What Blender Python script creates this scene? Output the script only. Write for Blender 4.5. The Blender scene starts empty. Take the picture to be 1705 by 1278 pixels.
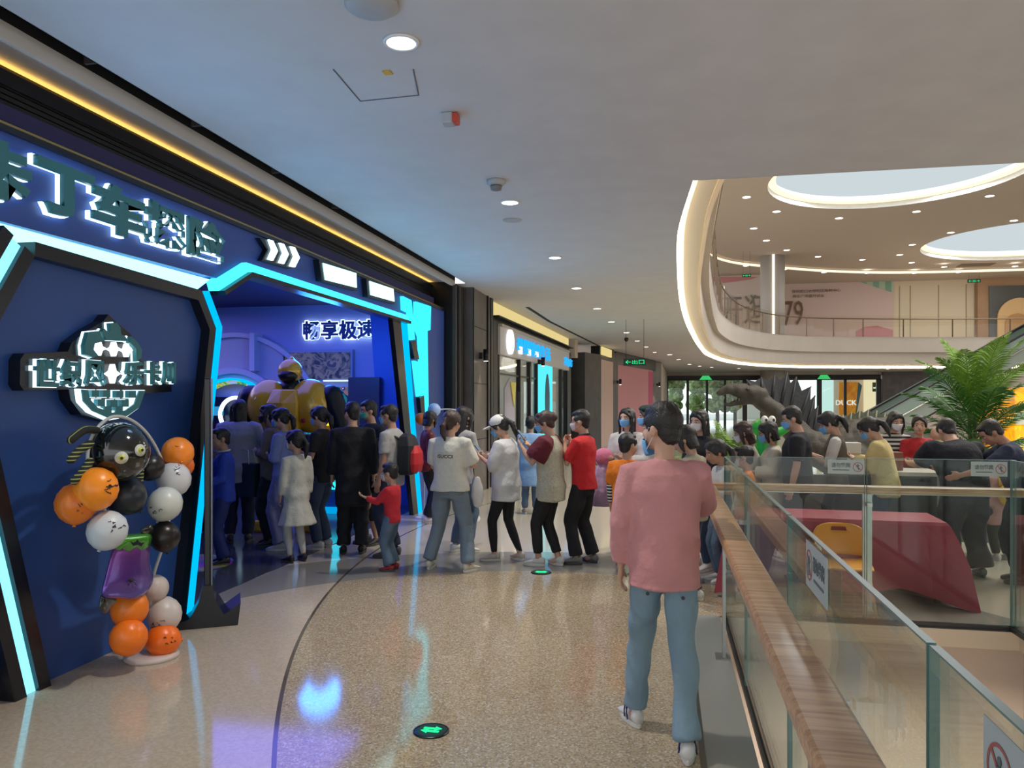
import bpy, math, random
import numpy as np
from mathutils import Vector, Matrix
from mathutils.geometry import tessellate_polygon
from mathutils.bvhtree import BVHTree
R = math.radians
random.seed(7); rng = np.random.default_rng(7)
sc = bpy.context.scene
COL = sc.collection
# ------------------------------------------------------------- camera, world, exposure
TH = R(11.18); CT, ST = math.cos(TH), math.sin(TH)
FPX, CX, HY, EYE = 1280.0, 852.5, 668.0, 1.72
cam = bpy.data.cameras.new('camera'); cam.sensor_width = 36; cam.lens = 36*FPX/1705
cam.shift_y = (HY-639)/1705; cam.clip_start = .05; cam.clip_end = 400
co = bpy.data.objects.new('camera', cam); COL.objects.link(co)
co.location = (0, 0, EYE); co.rotation_euler = (R(90), 0, TH)
sc.camera = co
sc.view_settings.view_transform = 'Standard'; sc.view_settings.look = 'None'
sc.view_settings.exposure = 0.0; sc.view_settings.gamma = 1; sc.view_settings.use_curve_mapping = False
w = bpy.data.worlds.new('world'); sc.world = w; w.use_nodes = True
bg = w.node_tree.nodes['Background']; bg.inputs[0].default_value = (.96, .98, 1.0, 1); bg.inputs[1].default_value = WORLD_STRENGTH = 1.6

def area(name, loc, rot, sx, sy, power, color=(1, 1, 1), spread=None):
    l = bpy.data.lights.new(name, 'AREA'); l.shape = 'RECTANGLE'; l.size = sx; l.size_y = sy
    l.energy = power; l.color = color
    if spread: l.spread = R(spread)
    o = bpy.data.objects.new(name, l); COL.objects.link(o); o.location = loc; o.rotation_euler = rot
    return o
def spot(name, loc, power, ang, color=(1, .93, .82), rad=.05, rot=(0, 0, 0), blend=.6):
    l = bpy.data.lights.new(name, 'SPOT'); l.energy = power; l.spot_size = R(ang); l.spot_blend = blend
    l.color = color; l.shadow_soft_size = rad
    o = bpy.data.objects.new(name, l); COL.objects.link(o); o.location = loc; o.rotation_euler = rot
    return o
def point(name, loc, power, color=(1, 1, 1), rad=.1):
    l = bpy.data.lights.new(name, 'POINT'); l.energy = power; l.color = color; l.shadow_soft_size = rad
    o = bpy.data.objects.new(name, l); COL.objects.link(o); o.location = loc
    return o
# daylight that comes down through the two oval skylights of the atrium, plus one unseen lamp
area('atrium_top_light', (10, 36.2, 11.7), (0, 0, 0), 9, 9, 1300, (.95, .98, 1))
area('atrium_top_light', (23, 52.5, 11.7), (0, 0, 0), 11, 11, 1300, (.95, .98, 1))
area('atrium_top_light', (9, 14, 11.2), (0, 0, 0), 9, 9, 2200, (1, .97, .92))  # unseen area lamp under the closed upper ceiling, away from both skylights
# coloured light inside the race hall
area('hall_light_blue', (-6.2, 9.4, 3.3), (0, 0, 0), 3.5, 3, 120, (.13, .14, 1))
area('hall_light_violet', (-9.0, 10.0, 3.3), (0, 0, 0), 2.5, 3, 90, (.42, .40, 1))
point('hall_fill_deep_blue', (-5.0, 10.6, 2.6), 60, (.03, .25, 1), .3)  # added point lamp without a fitting, brightens the blue pillar
area('lower_level_fill', (1.6, 2.5, -.4), (0, 0, 0), 1.6, 6, 330, (1, .9, .78))  # added area lamp inside the opening, brightens its lower walls

for yy in (2.5, 4.5, 6.5, 8.5, 10.5, 12.2): spot('facade_blue_fill', (-3.5, yy, 2.3), 42, 150, (.16, .48, 1), .3, (0, R(-135), 0), 1.0)  # added unseen spots that spread the facade's blue over the ceiling
# ------------------------------------------------------------- picture frame of reference -> metres
def W(px, py, d):
    a = (px-CX)/FPX
    return Vector((d*(a*CT-ST), d*(a*ST+CT), EYE-(py-HY)/FPX*d))
def G(px, py): return W(px, py, EYE*FPX/(py-HY))
def FX(px, py, X):                     # on the plane x = X
    a = (px-CX)/FPX; return W(px, py, X/(a*CT-ST))
def FY(px, py, Y):
    a = (px-CX)/FPX; return W(px, py, Y/(a*ST+CT))
def FZ(px, py, z): return W(px, py, (EYE-z)*FPX/(py-HY))

# ------------------------------------------------------------- objects
def link(name, data, parent=None):
    o = bpy.data.objects.new(name, data); COL.objects.link(o)
    if parent is not None: o.parent = parent
    return o
def tag(o, label=None, cat=None, group=None, kind=None):
    if label: o['label'] = label
    if cat: o['category'] = cat
    if group: o['group'] = group
    if kind: o['kind'] = kind
    return o
def thing(name, label, cat, loc=(0, 0, 0), rz=0, group=None):
    o = link(name, None); o.location = loc; o.rotation_euler = (0, 0, rz); o.empty_display_size = .1
    return tag(o, label, cat, group)
def dup(o, parent=None):
    c = o.copy(); COL.objects.link(c)
    if parent is not None: c.parent = parent
    for ch in list(o.children): dup(ch, c)
    return c

class MB:
    def __init__(s): s.v = []; s.f = []
    def add(s, vs, fs):
        n = len(s.v); s.v += [tuple(v) for v in vs]; s.f += [tuple(i+n for i in f) for f in fs]; return s
    def box(s, c, sz, M=None):
        x, y, z = [k/2 for k in sz]
        vs = [Vector((i*x, j*y, k*z)) for i in (-1, 1) for j in (-1, 1) for k in (-1, 1)]
        if M is not None: vs = [M @ v for v in vs]
        vs = [v+Vector(c) for v in vs]
        return s.add(vs, [(0, 1, 3, 2), (4, 6, 7, 5), (0, 4, 5, 1), (2, 3, 7, 6), (0, 2, 6, 4), (1, 5, 7, 3)])
    def bb(s, a, b):
        return s.box([(a[i]+b[i])/2 for i in range(3)], [abs(a[i]-b[i]) for i in range(3)])
    def prism(s, pts, ext):
        pts = [Vector(p) for p in pts]; ext = Vector(ext); n = len(pts)
        nrm = Vector((0, 0, 0))
        for i in range(n): nrm += pts[i].cross(pts[(i+1) % n])
        if nrm.dot(ext) > 0: pts = pts[::-1]
        vs = pts+[p+ext for p in pts]
        fs = [tuple(range(n)), tuple(range(2*n-1, n-1, -1))]
        fs += [(i, n+i, n+(i+1) % n, (i+1) % n) for i in range(n)]
        return s.add(vs, fs)
    def loft(s, rings, cap=True, closed=False):
        n = len(rings[0]); vs = [p for r in rings for p in r]; fs = []
        m = len(rings)
        for i in range(m if closed else m-1):
            for j in range(n):
                a = i*n+j; b = i*n+(j+1) % n; c = ((i+1) % m)*n+(j+1) % n; d = ((i+1) % m)*n+j
                fs.append((a, b, c, d))
        if cap and not closed: fs += [tuple(range(n-1, -1, -1)), tuple((m-1)*n+j for j in range(n))]
        return s.add(vs, fs)
    def tube(s, pts, r, n=10, ratio=1.0, side=None, cap=True, round_ends=False, closed=False):
        pts = [Vector(p) for p in pts]; m = len(pts)
        rr = list(r) if hasattr(r, '__len__') else [r]*m
        if round_ends:
            d0 = (pts[0]-pts[1]).normalized(); d1 = (pts[-1]-pts[-2]).normalized()
            P = []; Q = []
            for t in (80, 55, 28): P.append(pts[0]+d0*rr[0]*math.sin(R(t))); Q.append(rr[0]*math.cos(R(t)))
            P += pts; Q += rr
            for t in (28, 55, 80): P.append(pts[-1]+d1*rr[-1]*math.sin(R(t))); Q.append(rr[-1]*math.cos(R(t)))
            pts, rr, m = P, Q, len(P)
        rings = []; u = None
        for i in range(m):
            if closed: t = (pts[(i+1) % m]-pts[i-1]).normalized()
            else: t = (pts[min(i+1, m-1)]-pts[max(i-1, 0)]).normalized()
            if u is None:
                ref = Vector(side) if side is not None else (Vector((0, 0, 1)) if abs(t.z) < .9 else Vector((1, 0, 0)))
                u = (ref-t*ref.dot(t)).normalized()
            else: u = (u-t*u.dot(t)).normalized()
            v = t.cross(u)
            rings.append([pts[i]+(u*math.cos(2*math.pi*k/n)+v*math.sin(2*math.pi*k/n)*ratio)*rr[i] for k in range(n)])
        return s.loft(rings, cap, closed)
    def ell(s, c, r, M=None, nu=14, nv=9):
        c = Vector(c); vs = []; fs = []
        for i in range(1, nv):
            ph = math.pi*i/nv
            for j in range(nu):
                t = 2*math.pi*j/nu
                p = Vector((r[0]*math.sin(ph)*math.cos(t), r[1]*math.sin(ph)*math.sin(t), r[2]*math.cos(ph)))
                vs.append((M @ p if M is not None else p)+c)
        top = Vector((0, 0, r[2])); bot = Vector((0, 0, -r[2]))
        vs += [(M @ top if M is not None else top)+c, (M @ bot if M is not None else bot)+c]
        for i in range(nv-2):
            for j in range(nu):
                fs.append((i*nu+j, (i+1)*nu+j, (i+1)*nu+(j+1) % nu, i*nu+(j+1) % nu))
        T = len(vs)-2
        for j in range(nu):
            fs.append((T, j, (j+1) % nu)); fs.append((T+1, (nv-2)*nu+(j+1) % nu, (nv-2)*nu+j))
        return s.add(vs, fs)
    def lathe(s, prof, c=(0, 0, 0), n=24, axis='z'):
        rings = []
        for r, z in prof:
            ring = []
            for k in range(n):
                t = 2*math.pi*k/n; p = (r*math.cos(t), r*math.sin(t), z)
                if axis == 'x': p = (p[2], p[0], p[1])
                if axis == 'y': p = (p[0], -p[2], p[1])
                ring.append(Vector(p)+Vector(c))
            rings.append(ring)
        return s.loft(rings)
    def strip(s, A, B):                # ribbon between two equally long point lists
        n = len(A); vs = list(A)+list(B)
        return s.add(vs, [(i, i+1, n+i+1, n+i) for i in range(n-1)])
    def tess(s, loops, z=None):
        loops = [[Vector(p) for p in l] for l in loops]
        tris = tessellate_polygon(loops); vs = [p for l in loops for p in l]
        return s.add(vs, [tuple(t) for t in tris])
    def mesh(s, name, m=None, smooth=False):
        me = bpy.data.meshes.new(name); me.from_pydata(s.v, [], s.f); me.update()
        if m: me.materials.append(m)
        if smooth: me.polygons.foreach_set('use_smooth', [True]*len(me.polygons))
        return me
    def obj(s, name, m, parent=None, smooth=False, bevel=0):
        o = link(name, s.mesh(name, m, smooth), parent)
        if bevel:
            b = o.modifiers.new('bevel', 'BEVEL'); b.width = bevel; b.segments = 2; b.limit_method = 'ANGLE'
        return o
def struct(o): o['kind'] = 'structure'; return o

def off2(pts, d):                      # offset an open 2-D polyline to its left, mitred
    out = []; n = len(pts)
    for i in range(n):
        ds = []
        if i > 0: ds.append((Vector(pts[i])-Vector(pts[i-1])).normalized())
        if i < n-1: ds.append((Vector(pts[i+1])-Vector(pts[i])).normalized())
        t = sum(ds, Vector((0, 0))).normalized(); nn = Vector((-t.y, t.x))
        k = 1/max(.3, nn.dot(Vector((-ds[0].y, ds[0].x))))
        out.append(Vector(pts[i])+nn*d*k)
    return out
def band2(pts, d0, d1):                # polygon between two offsets of a polyline
    return [tuple(p) for p in off2(pts, d0)]+[tuple(p) for p in off2(pts, d1)][::-1]
def catmull(P, n=8):
    P = [Vector(p) for p in P]; out = []
    for i in range(len(P)-1):
        p0 = P[max(i-1, 0)]; p1 = P[i]; p2 = P[i+1]; p3 = P[min(i+2, len(P)-1)]
        for k in range(n):
            t = k/n
            out.append(.5*((2*p1)+(p2-p0)*t+(2*p0-5*p1+4*p2-p3)*t*t+(3*p1-p0-3*p2+p3)*t**3))
    out.append(P[-1]); return out

# ------------------------------------------------------------- materials
def lin(c):
    if isinstance(c, str):
        c = c.lstrip('#'); c = [int(c[i:i+2], 16)/255 for i in (0, 2, 4)]
        return tuple((x/12.92 if x <= .04045 else ((x+.055)/1.055)**2.4) for x in c)
    return tuple(c)
MATS = {}
def mat(key, col, rough=.6, metal=0, emit=None, es=0, noise=0, nscale=8, bump=0, bscale=40, spec=.5, sheen=0, sss=0, coat=0, trans=0, bdist=.01):
    if key in MATS: return MATS[key]
    m = bpy.data.materials.new(key); m.use_nodes = True; nt = m.node_tree; p = nt.nodes['Principled BSDF']
    c = lin(col)+(1,); p.inputs['Base Color'].default_value = c
    p.inputs['Roughness'].default_value = rough; p.inputs['Metallic'].default_value = metal
    p.inputs['Specular IOR Level'].default_value = spec
    if sheen: p.inputs['Sheen Weight'].default_value = sheen
    if coat: p.inputs['Coat Weight'].default_value = coat; p.inputs['Coat Roughness'].default_value = .08
    if sss: p.inputs['Subsurface Weight'].default_value = sss; p.inputs['Subsurface Radius'].default_value = (.012, .005, .003); p.inputs['Subsurface Scale'].default_value = 1
    if emit is not None:
        p.inputs['Emission Color'].default_value = lin(emit)+(1,); p.inputs['Emission Strength'].default_value = es
    tc = nt.nodes.new('ShaderNodeTexCoord')
    if noise:
        n = nt.nodes.new('ShaderNodeTexNoise'); n.inputs['Scale'].default_value = nscale; n.inputs['Detail'].default_value = 5
        nt.links.new(tc.outputs['Object'], n.inputs['Vector'])
        mx = nt.nodes.new('ShaderNodeMix'); mx.data_type = 'RGBA'; mx.blend_type = 'MULTIPLY'
        mx.inputs[0].default_value = 1; mx.inputs[6].default_value = c
        r = nt.nodes.new('ShaderNodeMapRange'); r.inputs[1].default_value = .3; r.inputs[2].default_value = .7
        r.inputs[3].default_value = 1-noise; r.inputs[4].default_value = 1+noise*.3
        nt.links.new(n.outputs[0], r.inputs[0]); nt.links.new(r.outputs[0], mx.inputs[7]); nt.links.new(mx.outputs[2], p.inputs['Base Color'])
    if bump:
        n = nt.nodes.new('ShaderNodeTexNoise'); n.inputs['Scale'].default_value = bscale; n.inputs['Detail'].default_value = 4
        b = nt.nodes.new('ShaderNodeBump'); b.inputs['Strength'].default_value = bump; b.inputs['Distance'].default_value = bdist
        nt.links.new(tc.outputs['Object'], n.inputs['Vector']); nt.links.new(n.outputs[0], b.inputs['Height']); nt.links.new(b.outputs[0], p.inputs['Normal'])
    MATS[key] = m; return m
def emis(key, col, s):
    if key in MATS: return MATS[key]
    m = bpy.data.materials.new(key); m.use_nodes = True; nt = m.node_tree; nt.nodes.clear()
    e = nt.nodes.new('ShaderNodeEmission'); o = nt.nodes.new('ShaderNodeOutputMaterial')
    e.inputs[0].default_value = lin(col)+(1,); e.inputs[1].default_value = s
    nt.links.new(e.outputs[0], o.inputs[0]); MATS[key] = m; return m
def glassmat(key, tint=(.93, .97, .95), refl=1.0, rough=0.0):
    if key in MATS: return MATS[key]
    m = bpy.data.materials.new(key); m.use_nodes = True; nt = m.node_tree; nt.nodes.clear()
    t = nt.nodes.new('ShaderNodeBsdfTransparent'); t.inputs[0].default_value = tint+(1,)
    g = nt.nodes.new('ShaderNodeBsdfGlossy'); g.inputs['Roughness'].default_value = rough; g.inputs[0].default_value = (1, 1, 1, 1)
    f0 = nt.nodes.new('ShaderNodeFresnel'); f0.inputs[0].default_value = 1.45; f = nt.nodes.new('ShaderNodeMath'); f.operation = 'MULTIPLY'; f.inputs[1].default_value = refl; nt.links.new(f0.outputs[0], f.inputs[0])
    mx = nt.nodes.new('ShaderNodeMixShader'); o = nt.nodes.new('ShaderNodeOutputMaterial')
    nt.links.new(f.outputs[0], mx.inputs[0]); nt.links.new(t.outputs[0], mx.inputs[1]); nt.links.new(g.outputs[0], mx.inputs[2]); nt.links.new(mx.outputs[0], o.inputs[0])
    MATS[key] = m; return m
def nodes(m): return m.node_tree, m.node_tree.nodes['Principled BSDF']
def stripe(key, c1, c2, scale, axis='z', duty=.5, rough=.8):
    if key in MATS: return MATS[key]
    m = mat(key, c1, rough); nt, p = nodes(m)
    tc = nt.nodes.new('ShaderNodeTexCoord'); sp = nt.nodes.new('ShaderNodeSeparateXYZ'); nt.links.new(tc.outputs['Object'], sp.inputs[0])
    a = nt.nodes.new('ShaderNodeMath'); a.operation = 'MULTIPLY'; a.inputs[1].default_value = scale
    b = nt.nodes.new('ShaderNodeMath'); b.operation = 'FRACT'; c = nt.nodes.new('ShaderNodeMath'); c.operation = 'GREATER_THAN'; c.inputs[1].default_value = duty
    nt.links.new(sp.outputs['XYZ'.index(axis.upper())], a.inputs[0]); nt.links.new(a.outputs[0], b.inputs[0]); nt.links.new(b.outputs[0], c.inputs[0])
    mx = nt.nodes.new('ShaderNodeMix'); mx.data_type = 'RGBA'; mx.inputs[6].default_value = lin(c1)+(1,); mx.inputs[7].default_value = lin(c2)+(1,)
    nt.links.new(c.outputs[0], mx.inputs[0]); nt.links.new(mx.outputs[2], p.inputs['Base Color']); return m
def multi(key, cols, scale, emit=0, rough=.5, kind='noise', dist=1.5):   # several flat colours in a noisy print
    if key in MATS: return MATS[key]
    m = mat(key, cols[0], rough); nt, p = nodes(m); tc = nt.nodes.new('ShaderNodeTexCoord')
    n = nt.nodes.new('ShaderNodeTexNoise'); n.inputs['Scale'].default_value = scale; n.inputs['Detail'].default_value = 2; n.inputs['Distortion'].default_value = dist
    r = nt.nodes.new('ShaderNodeValToRGB'); r.color_ramp.interpolation = 'CONSTANT'; e = r.color_ramp.elements
    k = len(cols)
    for i in range(k):
        pos = 0 if i == 0 else .3+.4*i/k
        el = e[i] if i < 2 else e.new(pos)
        el.position = pos; el.color = lin(cols[i])+(1,)
    nt.links.new(tc.outputs['Object'], n.inputs['Vector']); nt.links.new(n.outputs[0], r.inputs[0]); nt.links.new(r.outputs[0], p.inputs['Base Color'])
    if emit: nt.links.new(r.outputs[0], p.inputs['Emission Color']); p.inputs['Emission Strength'].default_value = emit
    return m

# ------------------------------------------------------------- lettering (built-in face)
def text_mesh(body, size=1, off=0, ext=0, res=2):
    c = bpy.data.curves.new('t', 'FONT'); c.body = body; c.size = size; c.offset = off; c.extrude = ext; c.resolution_u = res
    c.align_x = 'CENTER'; c.align_y = 'CENTER'
    o = bpy.data.objects.new('t', c); COL.objects.link(o)
    bpy.context.view_layer.update()
    me = bpy.data.meshes.new_from_object(o.evaluated_get(bpy.context.evaluated_depsgraph_get()))
    bpy.data.objects.remove(o); bpy.data.curves.remove(c)
    return me
def text(name, body, m, parent, M, w, h, off=0, depth=.01, res=2):
    """lettering fitted to a w x h box; M maps (x right, y up, z towards the reader) to the parent's space"""
    me = text_mesh(body, 1, off, .5, res); n = len(me.vertices)
    a = np.empty(n*3, 'f'); me.vertices.foreach_get('co', a); a = a.reshape(-1, 3)
    lo, hi = a.min(0), a.max(0); c = (lo+hi)/2
    a = (a-c)/(hi-lo)*np.array([w, h, depth]); a[:, 2] += depth/2
    me.vertices.foreach_set('co', a.ravel()); me.transform(M); me.update()
    me.materials.clear(); me.materials.append(m)
    return link(name, me, parent)
def MX(p):        # reader looks towards -x : right = +y
    return Matrix.Translation(p) @ Matrix(((0, 0, 1, 0), (1, 0, 0, 0), (0, 1, 0, 0), (0, 0, 0, 1)))
def MY(p):        # reader looks towards +y : right = +x
    return Matrix.Translation(p) @ Matrix(((1, 0, 0, 0), (0, 0, -1, 0), (0, 1, 0, 0), (0, 0, 0, 1)))
# ============================================================= setting
H = 3.8
white = mat('plaster_white', (.62, .61, .60), .75, noise=.05, nscale=3)
beige = mat('plaster_beige', (.60, .50, .40), .7, noise=.04, nscale=2)
dark = mat('dark_void', (.012, .012, .014), .8)
stone_dark = mat('dark_stone', (.055, .05, .048), .45, noise=.35, nscale=3, bump=.1)
stone = mat('grey_stone', (.14, .12, .11), .4, noise=.35, nscale=2.5, bump=.1)
metal_dark = mat('dark_metal', (.03, .03, .032), .35, .8)
steel = mat('brushed_steel', (.42, .42, .40), .35, .9)
light_white = emis('lamp_white', (1, .93, .82), 9)
gold_glow = emis('cove_warm', (1, .72, .35), 2.0)
# floor: terrazzo
fl = mat('terrazzo', (.5, .45, .38), .085, spec=.6); nt, p = nodes(fl)
tc = nt.nodes.new('ShaderNodeTexCoord')
def vdist(cx_, cy_):
    v = nt.nodes.new('ShaderNodeVectorMath'); v.operation = 'DISTANCE'; v.inputs[1].default_value = (cx_, cy_, 0)
    nt.links.new(tc.outputs['Object'], v.inputs[0]); return v.outputs['Value']
def cmpv(o, op, val):
    c = nt.nodes.new('ShaderNodeMath'); c.operation = op; c.inputs[1].default_value = val
    if op == 'COMPARE': c.inputs[2].default_value = .012
    nt.links.new(o, c.inputs[0]); return c.outputs[0]
def mixc(f, a, b):
    m_ = nt.nodes.new('ShaderNodeMix'); m_.data_type = 'RGBA'
    for s_, x in ((m_.inputs[0], f), (m_.inputs[6], a), (m_.inputs[7], b)):
        if isinstance(x, (tuple, list)): s_.default_value = tuple(x)+(1,)
        elif isinstance(x, float): s_.default_value = x
        else: nt.links.new(x, s_)
    return m_.outputs[2]
def circ3(a, b, c):
    ax, ay, bx, by, cx_, cy_ = *a, *b, *c
    D = 2*(ax*(by-cy_)+bx*(cy_-ay)+cx_*(ay-by))
    ux = ((ax*ax+ay*ay)*(by-cy_)+(bx*bx+by*by)*(cy_-ay)+(cx_**2+cy_**2)*(ay-by))/D
    uy = ((ax*ax+ay*ay)*(cx_-bx)+(bx*bx+by*by)*(ax-cx_)+(cx_**2+cy_**2)*(bx-ax))/D
    return ux, uy, math.hypot(ax-ux, ay-uy)
ux, uy, ur = circ3((-1.80, 3.33), (-2.65, 5.34), (-3.18, 7.65)); vx, vy, vrr = circ3((-3.67, 6.07), (-2.59, 7.22), (-.8, 7.72))
vor = nt.nodes.new('ShaderNodeTexVoronoi'); vor.inputs['Scale'].default_value = 105; nt.links.new(tc.outputs['Object'], vor.inputs['Vector'])
vr = nt.nodes.new('ShaderNodeValToRGB'); el = vr.color_ramp.elements
el[0].position = 0; el[0].color = (.46, .37, .24, 1); el[1].position = .45; el[1].color = (.38, .295, .19, 1)
e2 = el.new(.8); e2.color = (.26, .195, .12, 1); e3 = el.new(.93); e3.color = (.52, .47, .38, 1)
sepc = nt.nodes.new('ShaderNodeSeparateColor'); nt.links.new(vor.outputs['Color'], sepc.inputs[0]); nt.links.new(sepc.outputs[0], vr.inputs[0])
vor2 = nt.nodes.new('ShaderNodeTexVoronoi'); vor2.inputs['Scale'].default_value = 70; nt.links.new(tc.outputs['Object'], vor2.inputs['Vector'])
sep2 = nt.nodes.new('ShaderNodeSeparateColor'); nt.links.new(vor2.outputs['Color'], sep2.inputs[0])
cr = nt.nodes.new('ShaderNodeValToRGB'); el = cr.color_ramp.elements
el[0].color = (.52, .43, .33, 1); el[1].position = .95; el[1].color = (.44, .36, .27, 1)
nt.links.new(sep2.outputs[0], cr.inputs[0])
d1 = vdist(ux, uy); inside = cmpv(d1, 'LESS_THAN', ur)
col = mixc(inside, cr.outputs[0], vr.outputs[0])
# grey curved bands farther on
d2 = vdist(vx, vy)
a_ = cmpv(d2, 'GREATER_THAN', vrr); b_ = cmpv(d2, 'LESS_THAN', vrr+1.0)
mm = nt.nodes.new('ShaderNodeMath'); mm.operation = 'MULTIPLY'; nt.links.new(a_, mm.inputs[0]); nt.links.new(b_, mm.inputs[1])
c_ = a_
mm2 = nt.nodes.new('ShaderNodeMath'); mm2.operation = 'MULTIPLY'; nt.links.new(mm.outputs[0], mm2.inputs[0]); mm2.inputs[1].default_value = 1
col = mixc(c_, col, (.46, .41, .33))
col = mixc(mm2.outputs[0], col, (.25, .235, .21))
j1 = cmpv(d1, 'COMPARE', ur); col = mixc(j1, col, (.10, .08, .06))
nt.links.new(col, p.inputs['Base Color'])
vb = [(-14, -6), (60, -6), (60, 72), (-14, 72)]
VX0, VX1, VY1 = .44, 2.60, 6.36
void = [(VX0, -3), (VX0, VY1), (VX1, VY1), (VX1, -3)]
f = MB().tess([[(x, y, 0) for x, y in vb], [(x, y, 0) for x, y in void]])
struct(f.obj('floor', fl))
# lower side of the opening: lip, recess, lower wall
lip = mat('slab_lip', (.55, .47, .36), .4); band = mat('slab_band', (.44, .37, .31), .6)
MB().bb((VX0-.3, VY1, -.14), (VX1+.3, VY1+.3, -.005)).bb((VX0-.3, -3, -.14), (VX0, VY1, -.005)).bb((VX1, -3, -.14), (VX1+.3, VY1, -.005)).obj('trim_1', lip)['kind'] = 'structure'
MB().bb((VX0-.4, VY1+.05, -5), (VX1+.3, VY1+.3, -.14)).bb((VX0-.4, -3, -5), (VX0-.05, VY1+.3, -.14)).bb((VX1+.05, -3, -5), (VX1+.3, VY1+.3, -.14)).obj('wall_opening', band)['kind'] = 'structure'
MB().bb((-2, -4, -5.1), (5, 9, -5)).obj('floor_lower', mat('lower_floor', (.32, .28, .23), .3))['kind'] = 'structure'

# ceiling of the walkway with the curved opening
CV = [(.27, 7.44), (.17, 9.6), (.19, 11.8), (.30, 15.9), (.50, 20), (.80, 24.4), (1.35, 31), (2.06, 37.1), (3.7, 44), (6.75, 49.3), (12, 52), (25, 54.3), (45, 56)]
CVs = [(p.x, p.y) for p in catmull([Vector((x, y, 0)) for x, y in CV], 8)]
outer = [(-3.43, -6), (60, -6), (60, 7.44)]+[(45, 7.44)]
loop = [(-3.43, -8), (60, -8), (60, 7.44)]+CVs+[(60, 56), (60, 62), (-4.4, 62), (-4.4, 13.12), (-3.43, 13.12)]
struct(MB().tess([[(x, y, H) for x, y in loop]]).obj('ceiling', white))
struct(MB().bb((.27, 7.40, H), (60, 7.44, H+2)).obj('trim_2', white))
# light cove around the opening, then the fascia of the upper gallery
def inset(d): return [(p.x, p.y) for p in off2([Vector(q) for q in CVs], -d)]
cove = emis('cove_light', (1, .80, .50), 13.0); covew = mat('cove_plaster', (.75, .68, .56), .7)
i1 = inset(.36); i2 = inset(.42); i0 = inset(.03)
MB().strip([(x, y, H+.03) for x, y in inset(.012)], [(x, y, H+.15) for x, y in inset(.012)]).obj('cove_light_strip', cove)
struct(MB().strip([(x, y, H+.16) for x, y in CVs], [(x, y, H+.16) for x, y in inset(.1)]).strip([(x, y, H+.16) for x, y in inset(.1)], [(x, y, H+.30) for x, y in i1]).obj('trim_15', covew))
tag(bpy.data.objects['cove_light_strip'], 'glowing warm light strip curving round the opening in the ceiling', 'lighting')
fascia = mat('gallery_fascia', (.52, .45, .38), .65, noise=.05, nscale=1)
ZS = 5.75
def ring(lst, z): return [(x, y, z) for x, y in lst]
m = MB()
m.strip(ring(i1, H+.32), ring(i1, H+.28)); m.strip(ring(i1, H+.28), ring(i2, H+.28)); m.strip(ring(i2, H+.28), ring(i2, ZS-.95))
i3 = inset(.62); m.strip(ring(i2, ZS-.95), ring(i3, ZS-.95)); m.strip(ring(i3, ZS-.95), ring(i3, ZS))
struct(m.obj('trim_3', fascia, smooth=False))
m = MB().strip(ring(CVs, H), ring(CVs, H+.14)); struct(m.obj('trim_4', white))
m = MB().tess([[(x, y, ZS) for x, y in [(-4, 7)]+i3+[(62, 57), (62, 72), (-4, 72)]]]); struct(m.obj('floor_upper', beige))
gt = mat('gold_reflection', (.55, .38, .06), .25, .9)
ig = inset(.645)[:34]; MB().strip(ring(ig, ZS-.95), ring(ig, ZS-.80)).obj('reflection_strip', gt)['kind'] = 'structure'  # gold strip paints a reflection along the left part of the fascia

# upper ceiling with two oval skylights
ZC = 11.5
def oval(cx_, cy_, rx, ry, n=56): return [(cx_+rx*math.cos(2*math.pi*k/n), cy_+ry*math.sin(2*math.pi*k/n)) for k in range(n)]
ov = [(9.9, 36.0, 5.3, 5.7), (23.2, 52.2, 7.2, 6.6)]
m = MB().tess([[(-6, 7.4, ZC), (62, 7.4, ZC), (62, 72, ZC), (-6, 72, ZC)]]+[[(x, y, ZC) for x, y in oval(*o)] for o in ov])
struct(m.obj('ceiling_upper', mat('upper_ceiling', (.55, .46, .37), .8)))
sky = emis('skylight_panel', (.78, .88, .92), .78)
for i, o in enumerate(ov):
    rim = MB(); A = oval(*o); B = oval(o[0], o[1], o[2]-.35, o[3]-.35)
    rim.strip([(x, y, ZC) for x, y in A+A[:1]], [(x, y, ZC+.25) for x, y in A+A[:1]])
    win = struct(rim.obj('window_%d' % (i+1), white))
    r2 = MB().strip([(x, y, ZC+.25) for x, y in A+A[:1]], [(x, y, ZC+.3) for x, y in B+B[:1]]); r2.obj('cove_light', emis('skylight_cove', (1, .84, .5), 1.6), win)
    MB().add([(x, y, ZC+.6) for x, y in oval(o[0], o[1], o[2]-.1, o[3]-.1)], [tuple(range(56))]).obj('skylight_pane', sky, win)
# cornice light line on the upper ceiling
cl = catmull([(2.2, 44, 0), (2.8, 51, 0), (4.6, 55, 0), (7.8, 57.6, 0), (12, 60.2, 0), (17.3, 61.9, 0), (25.7, 62.3, 0), (40, 62.3, 0)], 6)
m = MB().strip([(p.x, p.y, ZC-.25) for p in cl], [(p.x-.05, p.y+.12, ZC-.05) for p in cl]); tag(m.obj('cornice_light', emis('cornice', (1, .85, .62), 1.4)), 'thin curved line of light on the upper gallery ceiling', 'lighting')
m = MB().tess([[(p.x, p.y, ZC-.22) for p in cl]+[(60, 62.3, ZC-.22), (60, 72, ZC-.22), (-6, 72, ZC-.22), (-6, 44, ZC-.22)]]); struct(m.obj('ceiling_gallery', mat('gallery_ceiling', (.56, .48, .38), .8)))

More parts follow.
